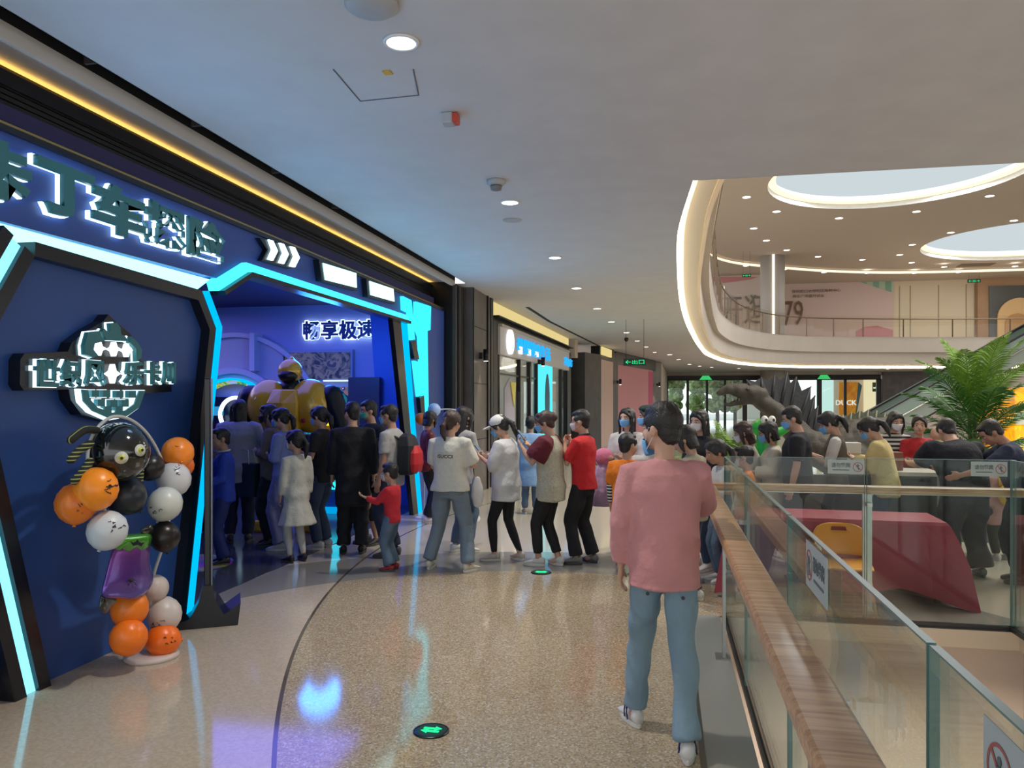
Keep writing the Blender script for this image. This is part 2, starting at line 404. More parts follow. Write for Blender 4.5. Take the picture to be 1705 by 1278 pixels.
# upper gallery back wall with panels, hoarding and lettering
uw = mat('upper_wall', (.70, .58, .40), .6); YW = 66
wall = struct(MB().bb((-6, YW, ZS), (60, YW+.3, ZC)).obj('wall_gallery', uw))
for px in (1497, 1515, 1562, 1608, 1622): q = FY(px, 500, YW-.02); MB().bb((q.x, YW-.03, ZS), (q.x+.07, YW, ZC-.6)).obj('panel_joint', mat('joint', (.38, .30, .2), .7), wall)
def yp(px, py, Y): q = FY(px, py, Y); return (q.x, q.z)
def polyY(m, pts, Y, t): return m.prism([(x, Y, z) for x, z in pts], (0, -t, 0))
hz = thing('advertising_hoarding', 'pale pink shop hoarding with mint stripes on the upper gallery wall', 'hoarding', (0, 0, 0))
a = yp(1306, 458, YW-.1); b = yp(1487, 560, YW-.1)
MB().bb((a[0], YW-.2, ZS), (b[0], YW-.05, a[1])).obj('panel', mat('hoard_pink', (.62, .46, .40), .6), hz)
polyY(MB(), [yp(1400, 459, 65.8), yp(1487, 459, 65.8), yp(1487, 487, 65.8)], 65.8, .03).obj('mint_corner', stripe('mint_stripes', (.22, .38, .27), (.42, .52, .38), 1.1, 'x'), hz)
polyY(MB(), [yp(1425, 551, 65.8), yp(1440, 544, 65.8), yp(1460, 542, 65.8), yp(1487, 549, 65.8), yp(1487, 560, 65.8), yp(1425, 560, 65.8)], 65.8, .03).obj('pink_shape', mat('hoard_red', (.55, .22, .22), .6), hz)
brown = mat('brown_ink', (.16, .09, .05), .6)
c = FY(1359, 484, 65.7); text('lettering', '深圳蛇口太想社区购物中心', brown, hz, MY(c), 3.75, .25, 0, .02, 1)
c = FY(1346, 492.5, 65.7); text('lettering', '商业广场盛开试业', brown, hz, MY(c), 2.4, .25, 0, .02, 1)
for y0, x1 in ((464, 1400), (467, 1345)): q = yp(1306, y0, 65.7); r_ = yp(x1, y0, 65.7); MB().bb((q[0], 65.68, q[1]), (r_[0], 65.72, q[1]+.06)).obj('ruled_line', brown, hz)
c = FY(1321, 521, 65.7); text('number', '79', brown, hz, MY(c), 1.5, 2.0, .0, .03)
h2 = thing('advertising_hoarding', 'pink and white hoarding with large outlined characters left of the round column', 'hoarding', (0, 0, 0))
Y2 = 60
a = yp(1188, 460, Y2); b = yp(1268, 560, Y2)
MB().bb((a[0], Y2-.1, ZS), (b[0], Y2, a[1])).obj('panel', mat('hoard_white', (.60, .50, .44), .6), h2)
polyY(MB(), [yp(1188, 461, Y2-.12), yp(1262, 461, Y2-.12), yp(1250, 465, Y2-.12), yp(1205, 471, Y2-.12), yp(1188, 468, Y2-.12)], Y2-.12, .03).obj('pink_shape', MATS['hoard_red'], h2)
c = FY(1238, 515, Y2-.15); text('lettering', '开逛', mat('ink_grey', (.2, .18, .15), .6), h2, MY(c), 3.2, 2.2, 0, .03)
# arched doorway of a wooden shop front on the upper gallery
sh = thing('gallery_shop_front', 'wood coloured upper shop front with a round arch doorway', 'shop front', (0, 0, 0))
wood = mat('shop_wood', (.42, .24, .12), .5, noise=.15, nscale=1)
a = yp(1628, 459, 65.5); q = FY(1705, 500, 65.5)
MB().bb((a[0], 65.5, ZS), (a[0]+9, 65.9, a[1])).obj('wall', wood, sh)
b = yp(1647, 476, 65.4); MB().bb((b[0], 65.4, ZS), (b[0]+7, 65.5, b[1])).obj('window_pane', mat('dim_window', (.10, .10, .09), .2), sh)
ac = FY(1690, 520, 65.3); archm = mat('arch_cream', (.72, .46, .2), .5)
def archpts(cx_, w_, z0, z1, n=14): return [(cx_-w_, z0)]+[(cx_-w_*math.cos(math.pi*k/n), z1+w_*math.sin(math.pi*k/n)) for k in range(n+1)]+[(cx_+w_, z0)]
m = MB(); polyY(m, archpts(ac.x+.3, 1.55, ZS, 8.1), 65.35, .15); m.obj('arch', archm, sh)
m = MB(); polyY(m, archpts(ac.x+.1, .85, ZS+.2, 7.6), 65.15, .05); m.obj('arch_recess', mat('arch_in', (.50, .26, .09), .5), sh)
# ceiling opening for the vent
q = FZ(1625, 441, ZC-.02); tag(MB().box(q, (2.2, 1.2, .03)).obj('air_vent', mat('vent_brown', (.22, .16, .11), .7)), 'brown air vent grille in the upper ceiling', 'vent')

# round column standing at the edge of the gallery and its lower storey
cc = (7.2, 54.4)
col_ = thing('round_column', 'pale round column on the upper gallery with a vertical line of light', 'column', (cc[0], cc[1], 0))
MB().lathe([(.8, ZS), (.8, ZC)], n=32).obj('shaft', mat('column_grey', (.45, .41, .37), .5), col_, True)
MB().lathe([(.8, 0), (.8, H)], n=32).obj('lower_shaft', MATS['column_grey'], col_, True)
MB().bb((-.12, -.86, ZS), (.02, -.78, ZC)).obj('light_line', emis('column_line', (1, .9, .75), 2), col_)

# upper balustrade
bal = thing('gallery_balustrade', 'curved glass balustrade with slim steel rail along the upper gallery', 'balustrade', (0, 0, 0))
ib = inset(.72); rail = [Vector((x, y, ZS+1.12)) for x, y in ib]
MB().tube(rail, .035, 6).obj('handrail', mat('bronze', (.16, .11, .07), .4, .6), bal, True)
acc = 0; last = rail[0]; posts = []
for p_ in rail[1:]:
    acc += (p_-last).length; last = p_
    if acc > 1.9 and p_.y > 20: posts.append(p_); acc = 0
for p_ in posts: MB().bb((p_.x-.03, p_.y-.03, ZS), (p_.x+.03, p_.y+.03, ZS+1.1)).obj('post', MATS['bronze'], bal)
MB().strip(ring(ib, ZS+.03), ring(ib, ZS+1.3)).obj('glass_panel', glassmat('gallery_glass', (.95, .93, .86), .8), bal)

# ----------------------------------------------------------- ceiling fittings
LX = -1.55
def MB_rings(prof, n): return [[Vector((r*math.cos(2*math.pi*k/n), r*math.sin(2*math.pi*k/n), z)) for k in range(n)] for r, z in prof]
dsk = thing('downlight', 'round recessed downlight, nearest one in the walkway ceiling', 'ceiling light', (0, 0, 0), 0, 'downlights in a row on the walkway ceiling')
MB().loft(MB_rings([(.105, -.012), (.105, .0), (.085, .0), (.085, -.012)], 24), cap=False, closed=True).obj('rim', mat('lamp_rim', (.8, .8, .78), .4), dsk, True)
MB().lathe([(.084, -.008), (.084, -.004)], n=24).obj('diffuser', light_white, dsk)
def lights_at(proto, pts, label=None, first=True):
    for i, p_ in enumerate(pts):
        o = proto if (i == 0 and first) else dup(proto)
        o.location = p_
        if label: o['label'] = label
pts = [FZ(px, py, H) for px, py in ((668, 69), (849, 336), (924, 428), (960, 479), (994, 513), (1018, 535), (1043, 553), (1061, 567), (1076, 577), (1090, 586))]
lights_at(dsk, [(p_.x, p_.y, H-.001) for p_ in pts])
dsk2s = [o for o in COL.objects if o.name.startswith('downlight')]
names = ['nearest downlight at the top of the photo', 'second nearest downlight beside the smoke detector', 'third downlight along the walkway ceiling', 'fourth downlight along the walkway ceiling', 'fifth downlight, above the blue lettered shop', 'sixth downlight along the walkway ceiling', 'seventh downlight beside the black dome camera', 'eighth downlight in the row', 'ninth downlight in the row', 'tenth and farthest downlight of the row']
for o, nme in zip(dsk2s, names): o['label'] = 'round white ' + nme
for p_ in pts[:6]: spot('downlight_beam', (p_.x, p_.y, H-.03), 230, 100, rad=.07)
g = dup(dsk); g['label'] = 'small round lights scattered on the far ground floor ceiling'; g['group'] = 'far ground floor downlights'
fp = [(1130, 598), (1148, 606), (1165, 609), (1185, 611), (1230, 613), (1403, 618), (1478, 619), (1115, 590)]
for i, (px, py) in enumerate(fp):
    o = g if i == 0 else dup(g); o['label'] = 'small far ground floor downlight ' + ['below the end of the light cove, second left', 'third from left', 'fourth from left', 'near the column left', 'just right of the lower column', 'over the orange banner', 'rightmost one above the door edge', 'at the far left beside the row'][i]; q = FZ(px, max(min(py, 614), 590), H); o.location = (q.x, q.y if q.y < 57 else 56.5, H-.001); o.scale = (1.3, 1.3, 1)
g = dup(dsk); g['label'] = 'small round downlights scattered on the upper atrium ceiling'; g['group'] = 'upper atrium downlights'; g.scale = (2.2, 2.2, 1)
UPL = ['at the far upper left, left of the first skylight', 'just under the left end of the first skylight', 'below the middle of the first skylight', 'below the right part of the first skylight', 'right of the first skylight near its end', 'at the right edge above the second skylight', 'above the left end of the second skylight', 'close to the left tip of the second skylight', 'third from the top along the left side', 'fourth from the top along the left side', 'above and right of the round column', 'well right of the column, in the middle row', 'in the middle row, above the hoarding centre', 'left of the second skylight, middle row', 'just below left of the second skylight', 'just below the second skylight', 'nearest to the right of the round column', 'above the hoarding, first in the last row', 'above the hoarding, second in the last row', 'above the joint of hoarding and cream wall', 'in the last row, above the cream wall', 'at the right edge below the second skylight', 'left of the column, leftmost of two', 'left of the column, nearer to it']
up = [(1243, 328), (1293, 352), (1397, 363), (1526, 352), (1648, 326), (1688, 367), (1583, 387), (1519, 407), (1255, 380), (1276, 400), (1310, 416), (1362, 427), (1436, 432), (1498, 424), (1518, 437), (1572, 444), (1306, 448), (1372, 453), (1444, 454), (1523, 454), (1596, 453), (1690, 443), (1198, 433), (1242, 442)]
for i, (px, py) in enumerate(up):
    z = ZC if py < 440 else ZC-.23
    o = g if i == 0 else dup(g); q = FZ(px, py, z); o.location = (q.x, q.y, z-.002); o['label'] = 'small upper atrium downlight ' + UPL[i]
# smoke detectors, speaker, alarm, hatch, camera
det = mat('device_grey', (.42, .42, .42), .5)
q = FZ(826, 300, H); t = thing('smoke_detector', 'grey dome smoke detector beside the second downlight', 'detector', (q.x, q.y, H))
MB().lathe([(.09, 0), (.09, -.03), (.07, -.05)], n=20).obj('base', det, t, True); MB().lathe([(.055, -.05), (.05, -.09), (.02, -.10)], n=20).obj('sensor', mat('device_dark', (.2, .2, .2), .5), t, True)
q = FZ(853, 366, H); tag(MB().lathe([(.11, 0), (.11, -.008), (.09, -.012)], (q.x, q.y, H), 20).obj('ceiling_speaker', det), 'flat grey ceiling disc just beyond the second downlight', 'speaker')
q = FZ(619, 5, H); t = thing('ceiling_speaker', 'round grey ceiling speaker cut by the top edge', 'speaker', (q.x, q.y, H))
MB().lathe([(.14, 0), (.14, -.02), (.12, -.035), (.05, -.04)], n=28).obj('grille', det, t, True)
q = FZ(746, 190, H); t = thing('fire_alarm', 'small grey and red fire alarm box on the ceiling', 'alarm', (q.x, q.y, H))
MB().box((0, 0, -.04), (.09, .11, .08)).obj('housing', det, t, bevel=.012); MB().box((.06, 0, -.04), (.04, .1, .07)).obj('red_flasher', mat('alarm_red', (.6, .06, .03), .4), t, bevel=.012)
q = FZ(1043, 562, H); tag(MB().ell((q.x, q.y, H-.05), (.07, .07, .08)).obj('dome_camera', mat('camera_black', (.01, .01, .01), .2), smooth=True), 'black dome camera hanging beside the seventh downlight', 'camera')
hq = [FZ(555, 115, H), FZ(688, 115, H), FZ(697, 158, H), FZ(600, 168, H)]
t = thing('access_hatch', 'square ceiling access hatch with a yellow tag', 'hatch', (0, 0, 0))
gl = mat('gap_grey', (.12, .13, .15), .8)
def gapline(a, b, wd=.006):
    d = (b-a).normalized(); n = Vector((-d.y, d.x, 0))*wd
    return MB().prism([a-n, a+n, b+n, b-n], (0, 0, -.004))
for a, b in ((hq[0], hq[3]), (hq[1], hq[2]), (hq[3], hq[2])): gapline(a, b, .004).obj('edge_gap', gl, t)
q = FZ(645, 120, H); MB().box((q.x, q.y, H-.004), (.05, .06, .006)).obj('yellow_tag', mat('tag_yellow', (.7, .4, .02), .5), t)
# exit signs
def exit_sign(px, py, d, w_, h_, label, txt, hang=1.0):
    c = W(px, py, d); t = thing('exit_sign', label, 'sign', c)
    MB().box((0, .02, 0), (w_, .05, h_)).obj('housing', mat('sign_black', (.01, .03, .02), .5), t)
    grn = emis('sign_green', (.03, .9, .28), 1.3)
    for s_, x in zip(txt, (-.3, 0, .3)):
        text('symbol', s_, grn, t, MY((x*w_, -.01, 0)), w_*.24, h_*.55, .0, .006)
    for s_ in (-1, 1): MB().bb((s_*w_*.4-.005, .02, h_/2), (s_*w_*.4+.005, .03, h_/2+hang)).obj('hanger', metal_dark, t)
    return t
exit_sign(1057, 602.5, 19.5, .56, .18, 'green lit exit sign hanging over the walkway', '←出口')
exit_sign(1243, 458.5, 50, .55, .2, 'green exit sign on the upper gallery left of the column', '←出→', 1.6)
exit_sign(1622, 467.5, 58, .9, .25, 'green exit sign on the upper gallery beside the wooden shop front', '←出→', .45)

# ----------------------------------------------------------- far entrance wall
YE = 58
ent = struct(MB().bb((0, YE, 3.55), (40, YE+.3, H+.1)).obj('wall_entrance', beige))
frm = mat('door_frame', (.02, .016, .014), .4)
def dx(px): return FY(px, 650, YE).x
d_ = thing('entrance_doors', 'dark framed glass entrance doors at the far end', 'door', (0, 0, 0))
MB().bb((dx(1108), YE-.1, 3.25), (dx(1466), YE+.1, 3.6)).obj('header', frm, d_)
for i, px in enumerate((1109, 1145, 1177, 1207, 1240, 1273, 1303, 1364, 1407, 1463)):
    wd = .16 if px in (1109, 1463, 1240, 1303, 1364) else .09
    MB().bb((dx(px)-wd, YE-.1, 0), (dx(px)+wd, YE+.1, 3.3)).obj('mullion', frm, d_)
MB().bb((dx(1109), YE-.02, .05), (dx(1463), YE, 3.3)).obj('glass_pane', glassmat('door_glass', (.9, .97, .95), .8), d_)
for px in (1175, 1372): q = FY(px, 626.5, YE-.15); MB().prism([(q.x-.45, YE-.12, 3.3), (q.x+.45, YE-.12, 3.3), (q.x+.22, YE-.12, 3.6), (q.x-.22, YE-.12, 3.6)], (0, -.05, 0)).obj('green_sign', emis('door_green', (.05, .55, .15), 1), d_)
# right of the doors: stone wall
struct(MB().bb((dx(1468), YE-.3, 0), (40, YE+.2, H+.1)).obj('wall_far_right', stone))
# outside: pavement, hedge of trees, low wall, neighbouring building with orange panels
struct(MB().bb((-14, 60, -.1), (50, 110, -.02)).obj('pavement', mat('pavement', (.5, .5, .5), .8)))
tr = multi('foliage', [(.10, .22, .05), (.22, .36, .10), (.36, .5, .2), (.55, .68, .42)], 3.0, rough=.8, dist=.3)
for i, (px, r_) in enumerate(((1122, 1.5), (1158, 1.6), (1192, 1.5), (1226, 1.4))):
    t = thing('street_tree', ['leafy green tree left of the others outside the entrance doors', 'second leafy tree from the left outside the entrance', 'third leafy tree from the left outside the entrance', 'rightmost leafy tree outside the entrance doors'][i], 'tree', (FY(px, 650, 70).x, 68+3.2*(i % 2), 0))
    m = MB()
    for k in range(30):
        a1 = random.uniform(0, 6.28); rr = random.uniform(0, r_*.6)
        m.ell((rr*math.cos(a1), rr*math.sin(a1), 2.4+random.uniform(-1.3, 2.4)), [r_*random.uniform(.25, .42)]*3, nu=9, nv=6)
    m.obj('crown', tr, t); MB().tube([(0, 0, 0), (0, 0, 2.5)], [.16, .12], 8).obj('trunk', mat('bark', (.12, .08, .05), .9), t)
bl = thing('neighbour_building', 'orange and cream shop building across the street outside', 'building', (0, 0, 0))
def ob(px0, px1, z0, z1, Y, m_, nm): MB().bb((FY(px0, 650, Y).x, Y, z0), (FY(px1, 650, Y).x, Y+.5, z1)).obj(nm, m_, bl)
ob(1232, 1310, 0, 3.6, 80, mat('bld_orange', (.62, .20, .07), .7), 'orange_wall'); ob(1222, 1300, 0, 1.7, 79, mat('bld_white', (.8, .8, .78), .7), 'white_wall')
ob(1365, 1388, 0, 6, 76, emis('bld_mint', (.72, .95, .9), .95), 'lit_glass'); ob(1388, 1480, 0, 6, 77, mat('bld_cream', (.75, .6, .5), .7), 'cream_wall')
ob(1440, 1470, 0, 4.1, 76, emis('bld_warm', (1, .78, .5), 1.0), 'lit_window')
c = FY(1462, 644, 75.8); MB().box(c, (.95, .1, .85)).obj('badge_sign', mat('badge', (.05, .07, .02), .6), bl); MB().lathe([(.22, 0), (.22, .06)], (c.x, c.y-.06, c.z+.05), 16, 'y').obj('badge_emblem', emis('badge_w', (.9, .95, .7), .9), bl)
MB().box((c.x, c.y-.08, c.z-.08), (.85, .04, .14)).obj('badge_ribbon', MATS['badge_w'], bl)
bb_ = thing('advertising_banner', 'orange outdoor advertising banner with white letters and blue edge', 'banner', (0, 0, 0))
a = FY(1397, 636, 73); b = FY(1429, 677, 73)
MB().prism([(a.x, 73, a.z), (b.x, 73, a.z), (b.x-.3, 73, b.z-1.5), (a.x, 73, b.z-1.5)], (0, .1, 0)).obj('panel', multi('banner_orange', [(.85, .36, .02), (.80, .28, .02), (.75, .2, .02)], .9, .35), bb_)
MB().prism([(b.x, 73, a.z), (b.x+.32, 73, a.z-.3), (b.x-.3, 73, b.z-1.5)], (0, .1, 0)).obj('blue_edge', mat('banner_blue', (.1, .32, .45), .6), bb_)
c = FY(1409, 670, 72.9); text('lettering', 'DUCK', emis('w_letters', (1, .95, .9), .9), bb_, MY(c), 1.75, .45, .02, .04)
# ============================================================= race hall shop front (plane x = -3.74)
XF = -3.74
blue = mat('facade_blue', (.026, .082, .31), .45, noise=.05, nscale=2)
blue_lo = mat('facade_blue_fascia', (.032, .085, .36), .45)
blk = mat('gloss_black', (.008, .010, .016), .25)
cyan = emis('cyan_led', (.0, .50, 1.0), 1.2)
cyan_hot = emis('cyan_led_hot', (.30, .88, 1.0), 2.6)
whiteblue = emis('white_blue_led', (.62, .88, 1.0), 2.6)
teal = mat('letter_teal', (.04, .21, .24), .4)
def fp(px, py, X=XF): q = FX(px, py, X); return (q.y, q.z)
def polyX(m, pts, X, t): return m.prism([(X, y, z) for y, z in pts], (t, 0, 0))
def bandX(m, pts, d0, d1, X, t): return polyX(m, band2(pts, d0, d1), X, t)
sf = thing('race_hall_facade', 'blue shop facade of the kart race hall with black edging and cyan light strips', 'shop front', (0, 0, 0))
L0, L1, L2, L3 = fp(-60, 352), fp(362, 463), fp(400, 440), fp(674, 525)
RB = (fp(700, 860)[0], 0)
# fascia polygon incl. right leg down to the floor
polyX(MB(), [(.5, 3.3), (12.85, 3.3), (12.85, 0), RB, L3, L2, L1, L0, (.5, L0[1]+.05)], XF-.14, .14).obj('fascia_panel', blue_lo, sf)
# top trim line
MB().bb((XF, .5, 3.275), (XF+.03, 12.85, 3.31)).obj('top_trim', blk, sf)
# main left panel (hexagon)
hexa = [fp(34, 427), fp(312, 500), fp(331, 549), (fp(278, 1037)[0], 0), (fp(62, 1143)[0], 0), fp(-62, 600)]
polyX(MB(), hexa, XF-.1, .12).obj('side_panel', blue, sf)
# black frame around it
fr = MB(); bandX(fr, hexa[:4], 0, .085, XF-.1, .2); fr.obj('panel_frame', blk, sf)
fr = MB(); bandX(fr, [hexa[4], hexa[5], hexa[0]], 0, .085, XF-.1, .2); fr.obj('panel_frame', blk, sf)
# cyan strips
s_ = MB(); bandX(s_, [hexa[1], hexa[2], hexa[3]], .085, .165, XF-.1, .205); s_.obj('light_strip', cyan, sf)
s_ = MB(); bandX(s_, [hexa[4], hexa[5], hexa[0]], .085, .175, XF-.1, .17); s_.obj('light_strip', emis('cyan_strip_left', (.20, .78, 1.0), 2.0), sf)
s_ = MB(); bandX(s_, [hexa[4], hexa[5], hexa[0]], .175, .255, XF-.1, .2); s_.obj('strip_edge', blk, sf)
s_ = MB(); polyX(s_, [fp(-60, 352), fp(357, 465), fp(322, 492), fp(26, 415), fp(-40, 465)], XF-.1, .06); s_.obj('light_band', cyan_hot, sf)
polyX(MB(), [fp(-62, 1150), (fp(30, 1150)[0], 0), fp(-10, 800), fp(-70, 640), (2.6, 2.2), (2.6, 0)], XF-.14, .1).obj('outer_panel', blue, sf)
zig = [fp(352, 468), fp(402, 437), fp(674, 525)]
s_ = MB(); bandX(s_, zig, -.085, .0, XF-.05, .10); s_.obj('light_strip', emis('cyan_strip_top', (.06, .78, 1.0), 1.7), sf)
s_ = MB(); bandX(s_, zig, -.125, -.085, XF-.05, .15); s_.obj('strip_edge', blk, sf)
polyX(MB(), [L3, fp(666, 533), (RB[0]-.2, 0), RB], XF-.02, .05).obj('light_strip', cyan, sf)
polyX(MB(), [fp(664, 533), fp(650, 528), (RB[0]-.42, 0), (RB[0]-.2, 0)], XF-.04, .07).obj('door_jamb', blk, sf)
# right decoration: cyan shapes
for pts in ([(666, 493), (680, 500), (686, 565), (680, 566), (676, 520), (667, 516)], [(688, 502), (713, 510), (712, 549), (707, 551), (709, 690), (700, 690), (694, 560), (688, 545)], [(685, 600), (691, 602), (698, 655), (692, 660)]):
    polyX(MB(), [fp(*q) for q in pts], XF, .05).obj('light_shape', emis('cyan_shape', (.04, .80, 1.0), 1.5), sf)
for pts in ([(678, 568), (686, 567), (692, 598), (684, 597)], [(693, 662), (700, 658), (702, 690), (696, 692)]):
    polyX(MB(), [fp(*q) for q in pts], XF, .06).obj('black_shape', blk, sf)
# light boxes
for q in (((521, 432), (585, 452), (586, 484), (526, 468)), ((601, 464), (648, 479), (650, 506), (604, 494))):
    pts = [fp(*k) for k in q]; polyX(MB(), pts, XF, .07).obj('light_box', blk, sf)
for q in (((527, 438), (583, 455), (584, 479), (531, 466)), ((606, 468), (646, 481), (648, 502), (608, 491))):
    polyX(MB(), [fp(*k) for k in q], XF+.06, .02).obj('lit_face', emis('box_face', (.45, .95, 1), 2.6), sf)
# chevrons on their black plate
polyX(MB(), [fp(424, 396), fp(474, 410), fp(489, 430), fp(478, 448), fp(428, 434), fp(437, 416)], XF, .05).obj('chevron_plate', blk, sf)
for i in range(3):
    o_ = i*18.5; y_ = i*5.6
    polyX(MB(), [fp(437+o_, 399+y_), fp(444+o_, 401+y_), fp(452+o_, 418+y_), fp(444+o_, 434+y_), fp(436+o_, 432+y_), fp(443+o_, 416+y_)], XF+.05, .02).obj('chevron', whiteblue, sf)
# big letters
for ch, px0, px1, z0, z1 in (('卡', -60, 37, 2.86, 3.2), ('丁', 45, 143, 2.87, 3.20), ('车', 141, 229, 2.86, 3.20), ('探', 229, 298, 2.88, 3.20), ('险', 302, 363, 2.88, 3.205)):
    y0, y1 = fp(px0, 400)[0], fp(px1, 400)[0]
    tt = thing('sign_character', {'卡': 'big teal sign character cut by the left photo edge', '丁': 'big teal sign character shaped like a T with a hooked stem', '车': 'big teal sign character in the middle, third of five', '探': 'big teal sign character, last but one of the shop sign', '险': 'big teal sign character at the right end, before the chevrons'}[ch], 'sign letter', (XF, (y0+y1)/2, (z0+z1)/2), 0, 'characters of the shop sign')
    text('halo', ch, whiteblue, tt, MX((.005, 0, 0)), y1-y0+.006, z1-z0+.008, .046, .03, 2)
    text('face', ch, teal, tt, MX((.034, .004, .002)), y1-y0-.006, z1-z0-.008, .046, .035, 2)
# roller shutter housing and cove above
slat = mat('shutter_slat', (.035, .030, .027), .35, .5); bm_ = MB()
sh_ = thing('roller_shutter', 'dark slatted roller shutter band above the blue facade', 'shutter', (0, 0, 0))
for i in range(9):
    z = 3.40+i*.036; o = MB().bb((-4.02, .5, z), (-3.985, 12.85, z+.028)).obj('slat', slat, sh_)
MB().bb((-4.06, .5, 3.36), (-4.02, 12.9, 3.9)).obj('backing', dark, sh_)
MB().bb((-4.0, .5, 3.30), (-3.78, 12.9, 3.36)).obj('bottom_bar', blk, sh_); MB().bb((-3.80, .5, 3.335), (-3.77, 12.9, 3.35)).obj('gold_edge', mat('brass', (.5, .33, .12), .3, .9), sh_)
MB().bb((-3.98, .5, 3.66), (-3.965, 12.9, 3.755)).obj('top_bar', blk, sh_)
struct(MB().bb((-4.05, .5, 3.80), (-3.61, 13.1, 3.84)).obj('trim_6', mat('soffit_white', (.66, .64, .62), .7)))
struct(MB().bb((-3.64, .5, 3.735), (-3.61, 13.1, 3.80)).obj('trim_7', MATS['soffit_white']))
tag(MB().bb((-4.015, .5, 3.70), (-3.985, 12.9, 3.745)).obj('cove_lamp', emis('cove_amber', (1, .56, .12), 9)), 'warm strip lamp hidden above the roller shutter', 'lighting')
struct(MB().bb((-3.61, .5, 4.05), (-3.43, 13.1, 4.1)).bb((-3.63, .5, 3.84), (-3.61, 13.1, 4.1)).bb((-3.43, .5, 3.8), (-3.42, 13.1, 4.1)).obj('trim_8', dark))
for px, py in ((160, 120), (330, 222), (460, 298), (560, 355), (650, 415)):
    q = FZ(px, py, 3.8); MB().bb((-3.61, q.y, 3.86), (-3.43, q.y+.02, 4.05)).obj('trim_9', mat('hanger', (.08, .07, .07), .6))['kind'] = 'structure'

# ------------------------------------------------ logo sign on the side panel
XL = XF+.02
def lp(px, py): return fp(px, py, XL+.1)
lg = thing('wall_logo', 'backlit teal logo with crest, checks and characters on a black plate', 'sign', (0, 0, 0))
plate = [(118, 585), (124, 570), (150, 550), (176, 535), (185, 523), (197, 535), (222, 556), (236, 582), (238, 600), (288, 606), (290, 652), (238, 655), (236, 670), (220, 692), (185, 702), (140, 690), (122, 665), (119, 648), (45, 650), (38, 640), (39, 598), (46, 588)]
polyX(MB(), [lp(*q) for q in plate], XL, .08).obj('back_plate', blk, lg)
def glow(pts, grow=.006, m_=teal):
    P = [lp(*q) for q in pts]; c = Vector((sum(q[0] for q in P)/len(P), sum(q[1] for q in P)/len(P)))
    big = [c+(Vector(q)-c)*(1+grow/max(.03, (Vector(q)-c).length)) for q in P]
    polyX(MB(), [tuple(q) for q in big], XL+.08, .014).obj('halo', whiteblue, lg)
    polyX(MB(), P, XL+.095, .032).obj('raised_shape', m_, lg)
glow([(141, 553), (160, 551), (164, 562), (172, 566), (152, 572), (150, 582), (158, 592), (150, 595), (136, 590), (135, 575)])
glow([(213, 560), (224, 570), (231, 582), (230, 595), (222, 602), (221, 580), (210, 570)])
glow([(178, 538), (189, 537), (195, 545), (196, 556), (203, 560), (208, 568), (172, 566), (164, 552), (168, 547), (174, 553), (179, 550)])
def star(cx_, cy_, w_, h_): return [(cx_, cy_-h_), (cx_+w_*.3, cy_-h_*.3), (cx_+w_, cy_), (cx_+w_*.3, cy_+h_*.3), (cx_, cy_+h_), (cx_-w_*.3, cy_+h_*.3), (cx_-w_, cy_), (cx_-w_*.3, cy_-h_*.3)]
for cx_, cy_, a_, b_ in ((164, 580, 9.5, 12), (189, 581, 9, 12), (210, 583, 7.5, 11), (187, 622, 10, 16)):
    polyX(MB(), [lp(*q) for q in star(cx_, cy_, a_, b_)], XL+.08, .04).obj('lit_star', emis('star_white', (.9, .97, 1), 2.5), lg)
hw = MB(); polyX(hw, [lp(*q) for q in [(130, 648), (133, 668), (148, 684), (178, 697), (206, 692), (226, 678), (236, 650), (226, 650), (218, 672), (203, 683), (180, 687), (156, 678), (143, 664), (140, 649)]], XL+.118, .012); hw.obj('raised_shape', teal, lg)
hw = MB(); polyX(hw, [lp(*q) for q in [(128, 647), (131, 669), (147, 686), (178, 699.5), (207, 694), (228, 679), (238, 649), (224, 649), (216, 671), (202, 681), (180, 684.5), (157, 676), (145, 663), (142, 648)]], XL+.08, .035); hw.obj('halo', whiteblue, lg)
for cx_, cy_ in ((153, 655), (172, 655), (194, 656), (215, 656), (163, 670), (184, 671), (203, 671), (174, 682), (193, 682)):
    glow([(cx_-6, cy_-6), (cx_+6, cy_-6), (cx_+6, cy_+6), (cx_-6, cy_+6)], .006)
for ch, x0, x1 in (('世', 53, 94), ('纪', 97, 131), ('风', 136, 172), ('乐', 202, 236), ('卡', 238, 264), ('川', 266, 288)):
    y0, z1 = lp(x0, 598); y1, z0 = lp(x1, 644); cyy = (y0+y1)/2; zc = (lp((x0+x1)/2, 621)[1])
    text('halo', ch, whiteblue, lg, MX((XL+.082, cyy, zc)), y1-y0+.008, .172, .045, .02)
    text('raised_shape', ch, teal, lg, MX((XL+.104, cyy, zc)), y1-y0-.004, .164, .037, .024)

